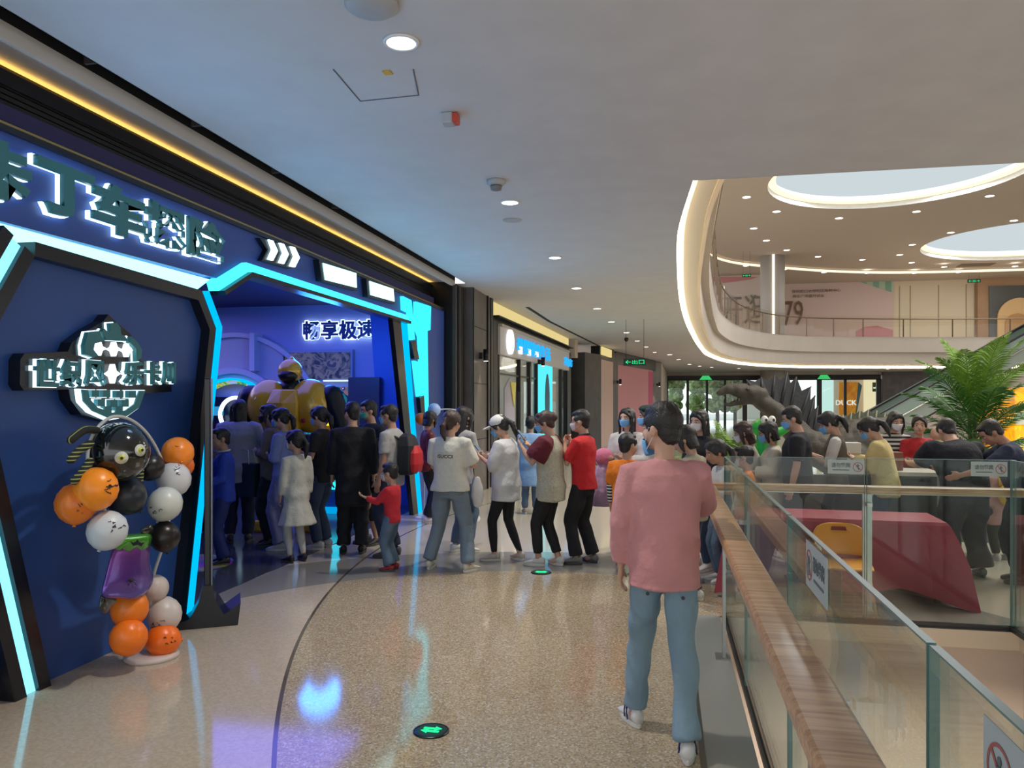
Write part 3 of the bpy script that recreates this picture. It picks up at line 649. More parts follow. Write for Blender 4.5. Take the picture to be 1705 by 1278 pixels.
# ------------------------------------------------ inside the race hall
iw = mat('hall_wall', (.32, .33, .62), .6); idark = mat('hall_ceiling', (.035, .03, .12), .7)
YB = 12.5
struct(MB().bb((-13, YB, 0), (-3.9, YB+.2, 3.45)).obj('wall_hall_back', iw))
struct(MB().bb((-13, 2.5, 0), (-12.8, YB, 3.45)).obj('wall_hall_left', iw)); struct(MB().bb((-13, 2.4, 0), (-3.9, 2.6, 3.45)).obj('wall_hall_front', iw))
struct(MB().bb((-13, 2.5, 3.4), (-3.88, YB+.2, 3.5)).obj('ceiling_hall', idark))
fh = mat('hall_floor', (.05, .055, .07), .15); struct(MB().bb((-13, 2.5, .002), (-3.9, YB, .006)).obj('floor_hall', fh))
b_side = mat('hall_blue_panel', (.02, .09, .45), .5)
struct(MB().prism([(FY(628, 512, YB).x, YB-.02, 3.4), (-3.9, YB-.02, 3.4), (-3.9, YB-.02, 0), (FY(652, 700, YB).x, YB-.02, 0)], (0, -.35, 0)).obj('wall_hall_pillar', b_side))
def hp(px, py, Y=YB-.03): q = FY(px, py, Y); return (q.x, q.z)
ts = thing('hall_wall_lettering', 'white outlined blue lettering on the violet back wall of the hall', 'sign', (0, 0, 0))
c = FY(565, 549, YB-.03); w_ = hp(626, 550)[0]-hp(504, 550)[0]
text('halo', '畅享极速', whiteblue, ts, MY(c), w_, .36, .055, .03)
c = FY(565, 549, YB-.07); text('face', '畅享极速', mat('letter_blue', (.01, .06, .22), .4), ts, MY(c), w_-.015, .335, .028, .02)
# round portal
ar = thing('round_portal', 'pale ringed round archway around a dark doorway inside the hall', 'archway', (0, 0, 0))
pc = FY(395, 712, YB-.05); lil = mat('portal_lilac', (.36, .38, .50), .45)
def ringY(cx_, cz_, r0, r1, Y, t, m_, nm, a0=-10, a1=190, n=40):
    A = [(cx_+r0*math.cos(R(a0+(a1-a0)*k/n)), cz_+r0*math.sin(R(a0+(a1-a0)*k/n))) for k in range(n+1)]
    B = [(cx_+r1*math.cos(R(a0+(a1-a0)*k/n)), cz_+r1*math.sin(R(a0+(a1-a0)*k/n))) for k in range(n+1)]
    return polyY(MB(), A+B[::-1], Y, t).obj(nm, m_, ar)
s1 = 13.8/1280
ringY(pc.x, pc.z, 1.62, 1.02, YB, .12, lil, 'outer_ring'); ringY(pc.x, pc.z, 1.06, .96, YB, .25, mat('portal_rim', (.45, .47, .62), .4), 'ring_rim')
ringY(pc.x, pc.z, 1.68, 1.60, YB, .2, MATS['portal_rim'], 'ring_rim'); ringY(pc.x, pc.z, .99, .84, YB, .18, lil, 'inner_ring')
ringY(pc.x, pc.z, .88, .84, YB, .30, cyan, 'light_ring', 40, 140)
MB().bb((pc.x-.84, YB-.06, 0), (pc.x+.84, YB-.02, pc.z+.55)).obj('dark_doorway', mat('doorway_dark', (.006, .006, .03), .3), ar)
ringY(pc.x, pc.z, .92, .78, YB-.1, .05, multi('neon_print', [(.02, .3, .25), (.1, .5, .1), (.8, .6, .05), (.5, .6, .8)], 6, .5), 'printed_arch', 62, 118)
MB().bb((FY(430, 600, YB).x, YB-.3, pc.z+1.0), (FY(438, 600, YB).x, YB-.02, pc.z+1.66)).obj('rib', MATS['portal_rim'], ar)
# small lit logo in the doorway
lg2 = thing('doorway_logo', 'small lit blue crest logo inside the dark doorway', 'sign', (0, 0, 0))
c = FY(385, 690, YB-.15)
for r0, r1, a0, a1 in ((.33, .27, 60, 300),):
    A = [(c.x+.1+r0*math.cos(R(a0+k*10)), c.z+r0*math.sin(R(a0+k*10))) for k in range(25)]; B = [(c.x+.1+r1*math.cos(R(a0+k*10)), c.z+r1*math.sin(R(a0+k*10))) for k in range(25)]
    polyY(MB(), A+B[::-1], YB-.15, .04).obj('lit_ring', whiteblue, lg2)
for px in (360, 405): q = FY(px, 684, YB-.15); MB().box(q, (.26, .04, .16)).obj('lit_plate', mat('plate_teal', (.01, .12, .2), .4, emit=(.05, .4, .7), es=.6), lg2)
# display with murals
ds = thing('mural_display', 'framed display wall with dark cave mural and bright neon prints', 'display', (0, 0, 0))
MB().bb((hp(476, 0)[0], YB-.12, hp(0, 728)[1]), (hp(590, 0)[0], YB-.02, hp(0, 590)[1])).obj('frame', mat('display_frame', (.30, .34, .55), .5), ds)
mu1 = multi('mural_cave', [(.02, .03, .05), (.10, .10, .10), (.20, .17, .14), (.04, .05, .09)], 5, .25)
mu2 = multi('mural_neon', [(.004, .01, .06), (.01, .16, .12), (.28, .10, .07), (.01, .02, .10), (.5, .6, .6)], 3.2, .7)
mu3 = multi('mural_green', [(.004, .01, .06), (.02, .35, .15), (.02, .08, .3), (.6, .7, .5)], 4.5, .7)
for y0, y1, m_ in ((594, 634, mu1), (646, 682, mu2), (688, 726, mu3)):
    MB().bb((hp(480, 0)[0], YB-.16, hp(0, y1)[1]), (hp(587, 0)[0], YB-.12, hp(0, y0)[1])).obj('mural', m_, ds)
for y0 in (637, 685): MB().bb((hp(545, 0)[0], YB-.2, hp(0, y0)[1]-.012), (hp(588, 0)[0], YB-.15, hp(0, y0)[1]+.012)).obj('light_line', emis('line_ice', (.6, .85, 1), 1.4), ds)
tag(MB().bb((hp(598, 0)[0], YB-.5, hp(0, 735)[1]), (hp(648, 0)[0], YB-.4, hp(0, 633)[1])).obj('dark_screen', mat('screen_grey', (.05, .05, .08), .3)), 'dark grey blank screen on the hall back wall', 'screen')
# yellow lit cabinet and blue kiosk
kb = thing('arcade_cabinet', 'yellow arcade cabinet with a glowing top sign and blue lit base', 'game machine', tuple(FY(562, 860, 11.3)[:2])+(0,))
yel = mat('cabinet_yellow', (.65, .30, .01), .35)
MB().box((0, 0, 1.28), (.55, .5, .5)).obj('upper_cabinet', yel, kb, bevel=.03); MB().box((.02, -.26, 1.42), (.36, .03, .14)).obj('lit_sign', emis('sign_yellow', (1, .75, .05), 1.6), kb)
MB().box((0, 0, .95), (.6, .6, .1)).obj('control_deck', blk, kb); MB().box((0, 0, .5), (.5, .5, .8)).obj('base', mat('cab_base', (.02, .12, .3), .4), kb)
MB().box((0, -.26, .62), (.38, .02, .5)).obj('lit_panel', emis('kiosk_cyan', (.02, .75, 1), 1.8), kb); MB().box((0, 0, .05), (.62, .62, .1)).obj('plinth', emis('kiosk_cyan2', (.0, .45, 1), .8), kb)
# plain yellow and black display robot
dr = 10.3; rb = thing('display_robot', 'tall yellow and black display robot standing in the hall entrance', 'statue', tuple(W(484, 800, dr)[:2])+(0,), TH*.6)
ry = mat('robot_yellow', (.62, .36, .015), .25, .1, coat=.6); rk = mat('robot_black', (.012, .012, .015), .35, .3); rsil = mat('robot_silver', (.5, .52, .55), .2, .9)
m = MB(); m.ell((-.28, -.02, 1.66), (.30, .27, .36), nu=24, nv=16); m.ell((.28, -.02, 1.66), (.30, .27, .36), nu=24, nv=16); m.obj('shoulder_shell', ry, rb, True)
MB().loft([[Vector((x*s_, -.30*s_ +y, z)) for x, y in ((-.2, 0), (0, -.06), (.2, 0), (.2, .3), (-.2, .3))] for z, s_ in ((1.18, .7), (1.35, 1), (1.7, 1.05), (1.88, .8))]).obj('chest_plate', ry, rb, bevel=.02)
MB().box((0, -.05, 1.2), (.62, .4, .16)).obj('waist_block', rk, rb, bevel=.04); MB().prism([(-.25, -.24, 1.32), (.25, -.24, 1.32), (.18, -.24, 1.16), (-.18, -.24, 1.16)], (0, -.06, 0)).obj('belt_plate', ry, rb)
for sx in (-1, 1):
    MB().lathe([(.105, 0), (.10, -.05), (.06, -.07)], (sx*.30, -.26, 1.70), 24, 'y').obj('lamp', rsil, rb, True)
    MB().ell((sx*.27, -.275, 1.47), (.035, .02, .035)).obj('red_lamp', mat('red_lamp', (.25, .01, .01), .3), rb, True)
    MB().tube([(sx*.55, 0, 1.78), (sx*.70, 0, 1.4), (sx*.72, -.1, 1.0)], [.16, .15, .12], 14, round_ends=True).obj('arm', rk, rb, True)
    MB().tube([(sx*.62, -.02, 1.62), (sx*.77, -.02, 1.25)], [.10, .13], 12, round_ends=True).obj('arm_guard', ry if sx < 0 else rk, rb, True)
    MB().box((sx*.72, -.16, .9), (.16, .2, .2)).obj('hand', rk, rb, bevel=.04)
    MB().tube([(sx*.2, 0, 1.1), (sx*.26, -.03, .6), (sx*.28, 0, .15)], [.15, .14, .17], 12).obj('leg', rk, rb, True); MB().box((sx*.28, -.06, .08), (.28, .44, .16)).obj('foot', ry, rb, bevel=.04)
MB().tube([(0, 0, 1.8), (0, -.02, 2.0)], .12, 14).obj('neck', rk, rb, True)
MB().ell((0, -.02, 2.12), (.16, .17, .17), nu=20, nv=14).obj('helmet', ry, rb, True); MB().ell((0, -.10, 2.06), (.13, .12, .09), nu=18).obj('visor', rk, rb, True)
MB().tube([(0, -.03, 2.26), (0, .02, 2.30), (0, .12, 2.26)], .03, 8).obj('crest', ry, rb, True)
spot('hall_spotlight', tuple(FY(495, 590, 11.2)), 18, 70, (1, .95, .85), .03, (R(-25), 0, 0))
# ceiling edge inside the portal + purple floor projection
m = MB(); c = G(305, 940); tag(MB().lathe([(.5, .009), (.5, .012)], (c.x, c.y, 0), 24).obj('floor_sticker', multi('sticker', [(.25, .3, .02), (.3, .25, .03), (.02, .12, .3), (.5, .02, .4)], 5)), 'round colourful floor sticker behind the black stand', 'sticker')

# ------------------------------------------------ black display stand (seen edge-on)
b = G(345, 1045); st = thing('display_stand', 'slim black upright display stand with flared base seen edge on', 'display stand', (b.x, b.y, 0), R(31))
MB().box((0, .2, 1.02), (.045, .36, 1.75)).obj('panel', blk, st, bevel=.006)
MB().box((.032, .02, 1.02), (.012, .03, 1.75)).obj('chrome_edge', mat('edge_grey', (.15, .15, .17), .2, .8), st)
prof = [(-.24, 0), (.22, 0), (.24, .17), (.12, .09), (.06, .2), (.035, .32), (-.035, .32), (-.06, .2), (-.12, .08), (-.24, .04)]
MB().prism([(x, 0, z) for x, z in prof], (0, .35, 0)).obj('flared_base', blk, st)
spot('blue_wash_fill', (-2.6, 5.2, 3.6), 40, 140, (.35, .6, 1), .3, (0, R(-40), 0))  # added blue spot without a fitting, strengthens the blue cast by the facade

# ============================================================= walls beyond the hall
pil = struct(MB().bb((-4.3, 12.9, 0), (-3.62, 13.6, H)).obj('wall_shutter_guide', metal_dark))
for i, y in enumerate((12.95, 13.15, 13.35, 13.5)): MB().bb((-3.62, y, 0), (-3.56+.02*(i % 2), y+.07, H-.05)).obj('guide_rail', mat('rail_grey', (.10, .09, .085), .4, .5), pil)
pl = struct(MB().bb((-4.3, 13.6, 0), (-3.42, 15.3, H)).obj('wall_pillar', stone))
for y, x_ in ((13.62, -3.40), (14.75, -3.39), (15.05, -3.40)):
    MB().bb((-3.42, y, 0), (x_, y+.03 if y < 15 else y+.2, H)).obj('metal_strip', metal_dark, pl)
for z in (1.0, 2.05, 3.1): MB().bb((-3.422, 13.66, z), (-3.414, 14.75, z+.012)).obj('stone_joint', dark, pl)
def wall_lamp(loc, label, beam=True):
    t = thing('wall_lamp', label, 'lamp', loc)
    MB().bb((-.10, -.05, -.06), (0, .05, .06)).obj('bracket', metal_dark, t); MB().lathe([(.05, -.1), (.055, .12)], (.06, 0, 0), 16).obj('lamp_tube', metal_dark, t, True)
    MB().lathe([(.04, -.104), (.04, -.1)], (.06, 0, 0), 12).obj('bulb', light_white, t)
    if beam: spot('lamp_beam', (loc[0]+.06, loc[1], loc[2]-.14), 25, 55, (1, .8, .55), .02)
q = FX(804, 592, -3.36); wall_lamp((-3.36, q.y, q.z), 'black tube wall lamp on the grey stone pillar')
# faceted wall line of the farther shops, each stretch a thing of its own
def seg_frame(a, b):
    a = Vector((a[0], a[1], 0)); b = Vector((b[0], b[1], 0)); L = (b-a).length; ang = math.atan2((b-a).y, (b-a).x); return a, L, ang
def on_seg(px, py, a, b):             # local (s, z) where the picture point meets the wall plane a-b
    cam0 = Vector((0, 0, EYE)); r_ = W(px, py, 1)-cam0
    d = Vector((b[0]-a[0], b[1]-a[1], 0)).normalized(); n = Vector((-d.y, d.x, 0))
    t = (Vector((a[0], a[1], 0))-cam0).dot(n)/r_.dot(n); p_ = cam0+r_*t
    return (p_-Vector((a[0], a[1], 0))).dot(d), p_.z
A2, B2 = (-3.45, 15.5), (-3.05, 25.6)
o2, L2_, an2 = seg_frame(A2, B2)
s2 = thing('blue_letter_shop', 'glass fronted shop with white fascia and blue lettering', 'shop front', o2, an2)
# local: x along the wall, y positive = into the shop, z up
lw = mat('shop_fascia', (.62, .60, .58), .5)
def S(px, py): return on_seg(px, py, A2, B2)
MB().bb((0, .07, 3.36), (L2_, .3, 3.8)).obj('dark_header', metal_dark, s2)
MB().bb((.35, -.05, 2.72), (L2_-.7, .12, 3.30)).obj('fascia', lw, s2); MB().bb((.35, -.09, 3.30), (L2_-.7, .05, 3.36)).obj('fascia_cap', mat('cap', (.5, .45, .4), .4), s2)
MB().lathe([(.27, .06), (.27, 0)], (S(844, 574)[0], -.05, 3.03), 28, 'y').obj('round_sign', emis('round_white', (.95, .97, 1), 1.5), s2, True)
c = S(882, 588); x0, x1 = S(856, 590)[0], S(912, 600)[0]
M2 = lambda x, z, y=-.06: Matrix.Translation((x, y, z)) @ Matrix(((1, 0, 0, 0), (0, 0, -1, 0), (0, 1, 0, 0), (0, 0, 0, 1)))
text('blue_lettering', '母婴健康生活', emis('letters_blue', (.02, .40, 1), 1.3), s2, M2((x0+x1)/2, 3.03), x1-x0, .36, .008, .03)
for k in range(3): MB().bb((x0+.2+k*.95, -.09, 2.83+.02*k), (x0+.5+k*.95, -.06, 3.0)).obj('white_tile', emis('tile_w', (.95, .97, 1), 1.3), s2)
x0, x1 = S(936, 608)[0], S(949, 612)[0]
text('blue_lettering', '药房', MATS['letters_blue'], s2, M2((x0+x1)/2, 2.98), x1-x0, .26, .005, .03)
MB().bb((0, .0, 0), (.35, .3, 3.4)).obj('end_post', stone_dark, s2); MB().bb((L2_-.7, .0, 0), (L2_, .3, 3.4)).obj('end_post', metal_dark, s2)
for x, w_ in ((.5, .1), (2.55, .1), (3.7, .14), (4.6, .1), (8.4, .12)): MB().bb((x, .02, 0), (x+w_, .12, 2.72)).obj('mullion', metal_dark, s2)
MB().bb((.4, .05, 2.30), (4.6, .08, 2.34)).obj('door_rail', metal_dark, s2)
MB().bb((.4, .06, .05), (L2_-.7, .075, 2.72)).obj('glass_pane', glassmat('shop_glass', (.93, .96, .96), .35), s2)
MB().bb((4.72, -.02, .4), (6.6, .05, 2.80)).obj('lit_poster', emis('poster_cyan', (.10, .80, .90), 1.15), s2); MB().ell((5.75, -.03, 1.75), (.35, .02, .75)).obj('poster_figure', mat('poster_fig', (.03, .12, .2), .5), s2)
MB().bb((6.7, .3, .3), (7.2, .4, 2.3)).obj('white_poster', emis('poster_white', (.9, .95, 1), 1.0), s2)
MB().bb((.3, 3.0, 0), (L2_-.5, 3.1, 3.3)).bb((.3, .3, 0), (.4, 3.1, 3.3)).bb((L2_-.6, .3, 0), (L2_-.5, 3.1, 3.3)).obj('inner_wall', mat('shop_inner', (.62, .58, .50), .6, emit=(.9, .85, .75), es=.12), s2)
MB().bb((.3, .1, 3.25), (L2_-.5, 3.1, 3.3)).obj('inner_ceiling', lw, s2)
for k in range(5): MB().bb((.8+k*1.9, 2.5, 0), (2.3+k*1.9, 2.95, 1.9)).obj('shelf_unit', mat('shelf_%d' % (k % 3), [(.45, .35, .25), (.3, .4, .3), (.55, .5, .45)][k % 3], .6), s2)
MB().prism([(.75, -.02, 1.2), (1.7, -.02, 1.2), (1.7, -.02, 2.0), (1.25, -.02, 2.25), (.75, -.02, 2.0)], (0, -.03, 0)).obj('window_poster', mat('poster_grey', (.45, .43, .50), .5), s2)
MB().prism([(1.2, -.06, 2.15), (1.7, -.06, 2.15), (1.55, -.06, 1.6)], (0, -.02, 0)).obj('yellow_patch', mat('poster_yel', (.8, .7, .15), .5), s2)
for x in (1.95, 2.1): MB().tube([(x, -.06, .9), (x, -.06, 1.95)], .015, 6).obj('door_handle', metal_dark, s2)
for k in range(3):
    pp = o2+Vector((math.cos(an2), math.sin(an2), 0))*(1.5+3*k)+Vector((-math.sin(an2), math.cos(an2), 0))*1.4
    point('shop_light', (pp.x, pp.y, 2.9), 14, (1, .93, .82), .3)
q = on_seg(893, 618, A2, B2); pw = o2+Vector((math.cos(an2), math.sin(an2), 0))*4.35; wall_lamp((pw.x+.12, pw.y, 2.75), 'black tube wall lamp beside the cyan lit poster', False)
# warm cove above that shop
MB().bb((.1, .03, 3.50), (L2_-.3, .06, 3.79)).obj('cove_light', emis('cove_yellow', (1, .80, .34), .8), s2)
MB().bb((.0, -.12, 3.47), (L2_-.2, .05, 3.50)).obj('cove_shelf', metal_dark, s2)
ga = [FZ(878, 511, H), FZ(915, 535, H), FZ(1000, 577, H)]
t = thing('ceiling_slot', 'thin dark slot line in the ceiling before the blue lettered shop', 'ceiling slot', (0, 0, 0))
for a, b in zip(ga, ga[1:]): gapline(a, b, .045).obj('slot', dark, t)
# dark bay, dark column, narrow pink panel, lamp column, pink hoarding, end wall
P = [(-3.05, 25.6), (-2.9, 27.6), (-2.75, 30.0), (-2.35, 31.6), (-2.15, 33.2), (-1.0, 39.5), (-.55, 43.0), (.22, 58.0)]
def wallseg(a, b, z0, z1, t_, m_, name, kindst=True):
    a = Vector((a[0], a[1], 0)); b = Vector((b[0], b[1], 0)); d = (b-a).normalized(); n = Vector((-d.y, d.x, 0))
    o = MB().prism([a+Vector((0, 0, z0)), b+Vector((0, 0, z0)), b+n*t_+Vector((0, 0, z0)), a+n*t_+Vector((0, 0, z0))], (0, 0, z1-z0)).obj(name, m_)
    if kindst: struct(o)
    return o
def X_(px, y): return FY(px, 650, y).x
wallseg((X_(957, 25.6)-.6, 26.2), (X_(975, 28)-.4, 28.2), 0, H, .3, dark, 'wall_dark_bay')
wallseg((X_(957, 25.7), 25.7), (X_(962, 26.2), 26.2), 3.2, H, .3, beige, 'trim_10')
wallseg((X_(974, 27.0), 27.0), (X_(1001, 28.6), 28.6), 0, H-.35, .6, stone_dark, 'wall_dark_column')
wallseg((X_(1000, 28.9), 28.9), (X_(1021, 31.2), 31.2), 0, 3.3, .3, mat('cream_pink', (.62, .44, .36), .6), 'wall_cream_panel')
wallseg((X_(999, 28.8), 28.8), (X_(1023, 31.4), 31.4), 3.3, H, .35, metal_dark, 'trim_11')
co2 = wallseg((X_(1003, 28.6), 28.5), (X_(1019, 30.7), 30.6), 3.45, 3.75, .05, MATS['cove_yellow'], 'cove_light', False); tag(co2, 'short warm ceiling cove before the pink hoarding', 'lighting')
wallseg((X_(1020, 31.2), 31.2), (X_(1029, 32.0), 32.0), 0, H-.1, .5, stone_dark, 'wall_lamp_column')
ph = wallseg((X_(1028, 32.6), 32.6), (X_(1087, 39.5), 39.5), 0, 3.28, .3, mat('pink_hoard', (.62, .25, .26), .55, noise=.08, nscale=.4), 'pink_hoarding', False)
tag(ph, 'tall pink hoarding closing a shop bay at the far end of the walkway', 'hoarding')
wallseg((X_(1080, 38.6), 38.5), (X_(1087, 39.3), 39.3), 0, 3.2, .2, mat('magenta', (.5, .04, .14), .5), 'magenta_edge', False).parent = ph
wallseg((X_(1026, 32.2), 32.2), (X_(1092, 40), 40), 3.28, H, .35, metal_dark, 'trim_12')
wallseg((X_(1087, 40), 40), (X_(1101, 41), 41), 0, H-.05, .4, stone, 'wall_stone_lamp')
wallseg((X_(1101, 41), 41), (X_(1111, 58), 58), 0, H-.05, .4, beige, 'wall_end_left')
q = FY(1031, 636, 31.8); wall_lamp((q.x, 31.6, q.z), 'small wall lamp on the column left of the pink hoarding', False)
q = FY(1096, 640, 40.2); wall_lamp((q.x, 40.2, q.z), 'small lit wall lamp on the stone pier near the doors', False); spot('lamp_beam', (q.x, 40.0, q.z-.1), 60, 60, (1, .8, .55), .02)
# ============================================================= balloon stand
b0 = G(253, 1094)
def DBf(px): return 3.40/(ST-(px-CX)/FPX*CT)
DB = DBf(253)
bs = thing('balloon_stand', 'white wire balloon stand ring on a round base by the blue wall', 'balloon stand', (b0.x, b0.y, 0))
wire = mat('white_tube', (.60, .60, .58), .4)
MB().lathe([(.17, 0), (.175, .02), (.15, .035), (.02, .04)], n=32).obj('base', mat('base_pinkish', (.6, .5, .46), .3), bs, True)
def wb(px, py, dd=0): return W(px, py, DBf(px)+dd)-Vector((b0.x, b0.y, 0))
loopP = [(252, 1085), (250, 1000), (246, 940), (236, 900), (205, 895), (180, 860), (152, 800), (146, 760), (154, 725), (175, 700), (195, 693), (220, 700), (245, 722), (266, 758), (280, 800), (283, 850), (272, 905), (255, 960), (251, 1010)]
MB().tube(catmull([wb(x, y) for x, y in loopP], 5), .011, 8, round_ends=True).obj('wire_ring', wire, bs, True)
latex = {}
def lmat(k, c): return mat('latex_'+k, c, .32, sss=0, spec=.5)
BAL = [('orange', (.95, .26, .02), 296, 753, 26, 0, 'orange balloon at the upper right with a small black drawing'),
 ('orange', (.80, .16, .01), 306, 775, 17, .12, 'orange balloon half hidden behind the upper white one'),
 ('white', (.62, .62, .64), 289, 797, 28, -.03, 'white balloon on the right, upper of two'),
 ('white', (.60, .62, .58), 275, 838, 28, -.10, 'white balloon on the right with a black ghost face'),
 ('black', (.012, .010, .012), 250, 777, 23, .05, 'small black balloon right of the eyed balloon'),
 ('black', (.012, .008, .008), 274, 892, 25, -.08, 'black balloon right of the purple boot balloon'),
 ('orange', (.80, .20, .015), 127, 837, 33, .10, 'dark orange balloon at the far left with a winking face'),
 ('orange', (1.0, .30, .015), 160, 813, 35, -.05, 'big bright orange balloon on the left'),
 ('black', (.015, .02, .03), 208, 823, 33, .04, 'big black balloon in the middle of the ring'),
 ('white', (.62, .66, .70), 179, 882, 32, -.08, 'big white balloon with printed words at the lower left'),
 ('white', (.60, .50, .46), 257, 979, 23, .06, 'pinkish white balloon below the purple boot balloon'),
 ('white', (.62, .54, .50), 273, 1021, 28, -.02, 'pale pink white balloon above the lowest orange pair'),
 ('orange', (.85, .20, .01), 216, 1012, 30, .04, 'orange balloon under the toe of the boot balloon'),
 ('orange', (.95, .19, .01), 214, 1060, 30, -.03, 'lowest left orange balloon at the foot of the stand'),
 ('orange', (.95, .17, .01), 271, 1065, 27, -.08, 'lowest right orange balloon with a black drawing')]
ink = mat('balloon_ink', (.03, .02, .03), .5)
for i, (k, c, px, py, r_, dd, lab) in enumerate(BAL):
    cpos = W(px, py, DBf(px)+dd-.06); rr = r_/FPX*(DBf(px)+dd-.06)
    t = thing('balloon', lab, 'balloon', cpos, 0, 'balloons on the wire stand')
    ax = Vector((random.uniform(-.5, .5), random.uniform(-.2, .5), random.uniform(-1, .2))).normalized()
    Mq = ax.to_track_quat('Z', 'Y').to_matrix()
    prof = [(.12, -.995), (.34, -.95), (.66, -.77), (.9, -.42), (1.0, 0), (.93, .4), (.72, .75), (.42, .98), (.2, 1.08), (.06, 1.14)]
    rings = [[Mq @ Vector((rr*a*math.cos(2*math.pi*q/24), rr*a*math.sin(2*math.pi*q/24), rr*z)) for q in range(24)] for a, z in prof]
    bm_ = MB().loft(rings); o = bm_.obj('skin', lmat(k+str(i), c), t, True)
    kn = MB().lathe([(.06, 0), (.035, .03), (.07, .07)], n=10).obj('knot', lmat(k+str(i), c), t, True); kn.scale = (rr*1.6,)*3; kn.location = Mq @ Vector((0, 0, rr*1.1)); kn.rotation_euler = Mq.to_euler()
    if k != 'black' and i not in (1, 10, 12, 13):
        tov = (Vector((0, 0, EYE))-cpos).normalized(); side = tov.cross(Vector((0, 0, 1))).normalized(); upv = side.cross(tov)
        u0, v0 = {0: (.1, .15), 2: (.25, .5), 3: (-.5, -.35), 6: (.25, -.35), 7: (.6, .1), 9: (.4, .15), 11: (-.4, -.5), 14: (.35, -.1)}.get(i, (0, 0))
        m = MB()
        for q in range(9 if i in (7, 9) else 6):
            uu = u0+random.uniform(-.22, .22); vv = v0+random.uniform(-.22, .22); pp = []
            for z_ in range(4):
                uu += random.uniform(-.12, .12); vv += random.uniform(-.1, .1); ww = math.sqrt(max(.05, 1-uu*uu-vv*vv))
                pp.append((side*-uu+upv*vv+tov*ww)*rr*1.0)
            m.tube(pp, rr*.022, 5)
        m.obj('printed_drawing', ink, t)['kind'] = 'stuff'
# shiny octopus-like balloon with ringed arms and eyes
oc = W(198, 752, DBf(198)-.1); ot = thing('foil_creature_balloon', 'shiny round black balloon with yellow eyes and ringed arms', 'balloon', oc)
MB().ell((0, 0, 0), (.18, .18, .185), nu=28, nv=18).obj('body', mat('foil_black', (.01, .012, .012), .12, .2, coat=1), ot, True)
for px, py in ((202, 761), (236, 749)):
    tv_ = (Vector((0, 0, EYE))-oc).normalized(); dirn = (W(px, py, DBf(198)-.1)-oc+tv_*(.17 if px < 220 else .09)).normalized()
    p_ = dirn*.178; Mq = dirn.to_track_quat('Z', 'Y').to_matrix()
    MB().add([Mq @ v for v in [Vector(v) for v in MB().lathe([(.036, 0), (.038, .008), (.0, .012)], n=20).v]], MB().lathe([(.036, 0), (.038, .008), (.0, .012)], n=20).f).obj('eye_white', mat('eye_cream', (.6, .6, .5), .4), ot, True).location = p_
    MB().ell((0, 0, 0), (.017, .017, .017)).obj('yellow_iris', mat('iris_yellow', (.55, .6, .03), .3), ot, True).location = p_+dirn*.01
    MB().ell((0, 0, 0), (.009, .009, .009)).obj('pupil', mat('pupil', (.01, .01, .01), .2), ot, True).location = p_+dirn*.024
arm = stripe('ringed_arm', (.012, .014, .014), (.35, .40, .12), 45, 'z', .72); armx = stripe('ringed_arm_x', (.012, .014, .014), (.35, .40, .12), 45, 'x', .72)
for pp, mt_ in (([(160, 716), (140, 716), (118, 732)], armx), ([(150, 738), (132, 750), (118, 765)], arm), ([(150, 768), (138, 785), (124, 800)], arm), ([(233, 770), (233, 785), (232, 800)], arm)):
    MB().tube(catmull([W(x, y, DBf(x)-.05)-oc for x, y in pp], 5), .024, 10, round_ends=True).obj('arm', mt_, ot, True)
# purple witch boot foil balloon
bo = W(213, 945, DBf(213)-.14); bt = thing('foil_boot_balloon', 'purple and green shiny foil boot balloon with a spider print', 'balloon', bo)
fo = mat('foil_purple', (.16, .06, .42), .18, .55, bump=.1, bscale=30, coat=.5); nt, p = nodes(fo)
tcb = nt.nodes.new('ShaderNodeTexCoord'); sx_ = nt.nodes.new('ShaderNodeSeparateXYZ'); nt.links.new(tcb.outputs['Object'], sx_.inputs[0])
rp = nt.nodes.new('ShaderNodeValToRGB'); mr = nt.nodes.new('ShaderNodeMapRange'); mr.inputs[1].default_value = -.25; mr.inputs[2].default_value = .22
nt.links.new(sx_.outputs[2], mr.inputs[0]); nt.links.new(mr.outputs[0], rp.inputs[0]); rp.color_ramp.elements[0].color = (.05, .05, .38, 1); rp.color_ramp.elements[1].color = (.26, .06, .30, 1)
nt.links.new(rp.outputs[0], p.inputs['Base Color'])
def bootshape(pts, thick, nm, m_, dd=0):
    P = catmull([W(x, y, DBf(x)-.14+dd)-bo for x, y in pts]+[W(*pts[0], DBf(pts[0][0])-.14+dd)-bo], 4)[:-1]
    c = sum(P, Vector((0, 0, 0)))/len(P); tv = (Vector((0, 0, EYE))-bo).normalized(); tv.z = 0
    rings = [[c+(q-c)*k+tv*t for q in P] for k, t in ((.80, -thick), (.95, -thick*.6), (1, 0), (.95, thick*.6), (.80, thick))]
    MB().loft(rings).obj(nm, m_, bt, True)
bootshape([(192, 905), (245, 900), (250, 940), (256, 965), (245, 985), (225, 997), (200, 996), (170, 992), (176, 955), (184, 925)], .055, 'boot', fo)
bootshape([(190, 892), (220, 889), (251, 888), (250, 906), (240, 915), (228, 910), (214, 917), (200, 912), (191, 914)], .058, 'green_cuff', mat('foil_green', (.06, .32, .02), .2, .4, coat=.5))
bootshape([(168, 990), (195, 996), (186, 1008), (176, 1020), (165, 1012)], .03, 'black_heel', mat('foil_black', (.01, .01, .01), .2))
bootshape([(234, 880), (252, 872), (256, 884), (248, 890), (236, 888)], .02, 'black_bow', MATS['foil_black'])
tov = (Vector((0, 0, EYE))-bo).normalized()*.085
m = MB(); s0 = W(218, 966, DBf(218)-.14)-bo+tov; m.ell(s0, (.012, .006, .012))
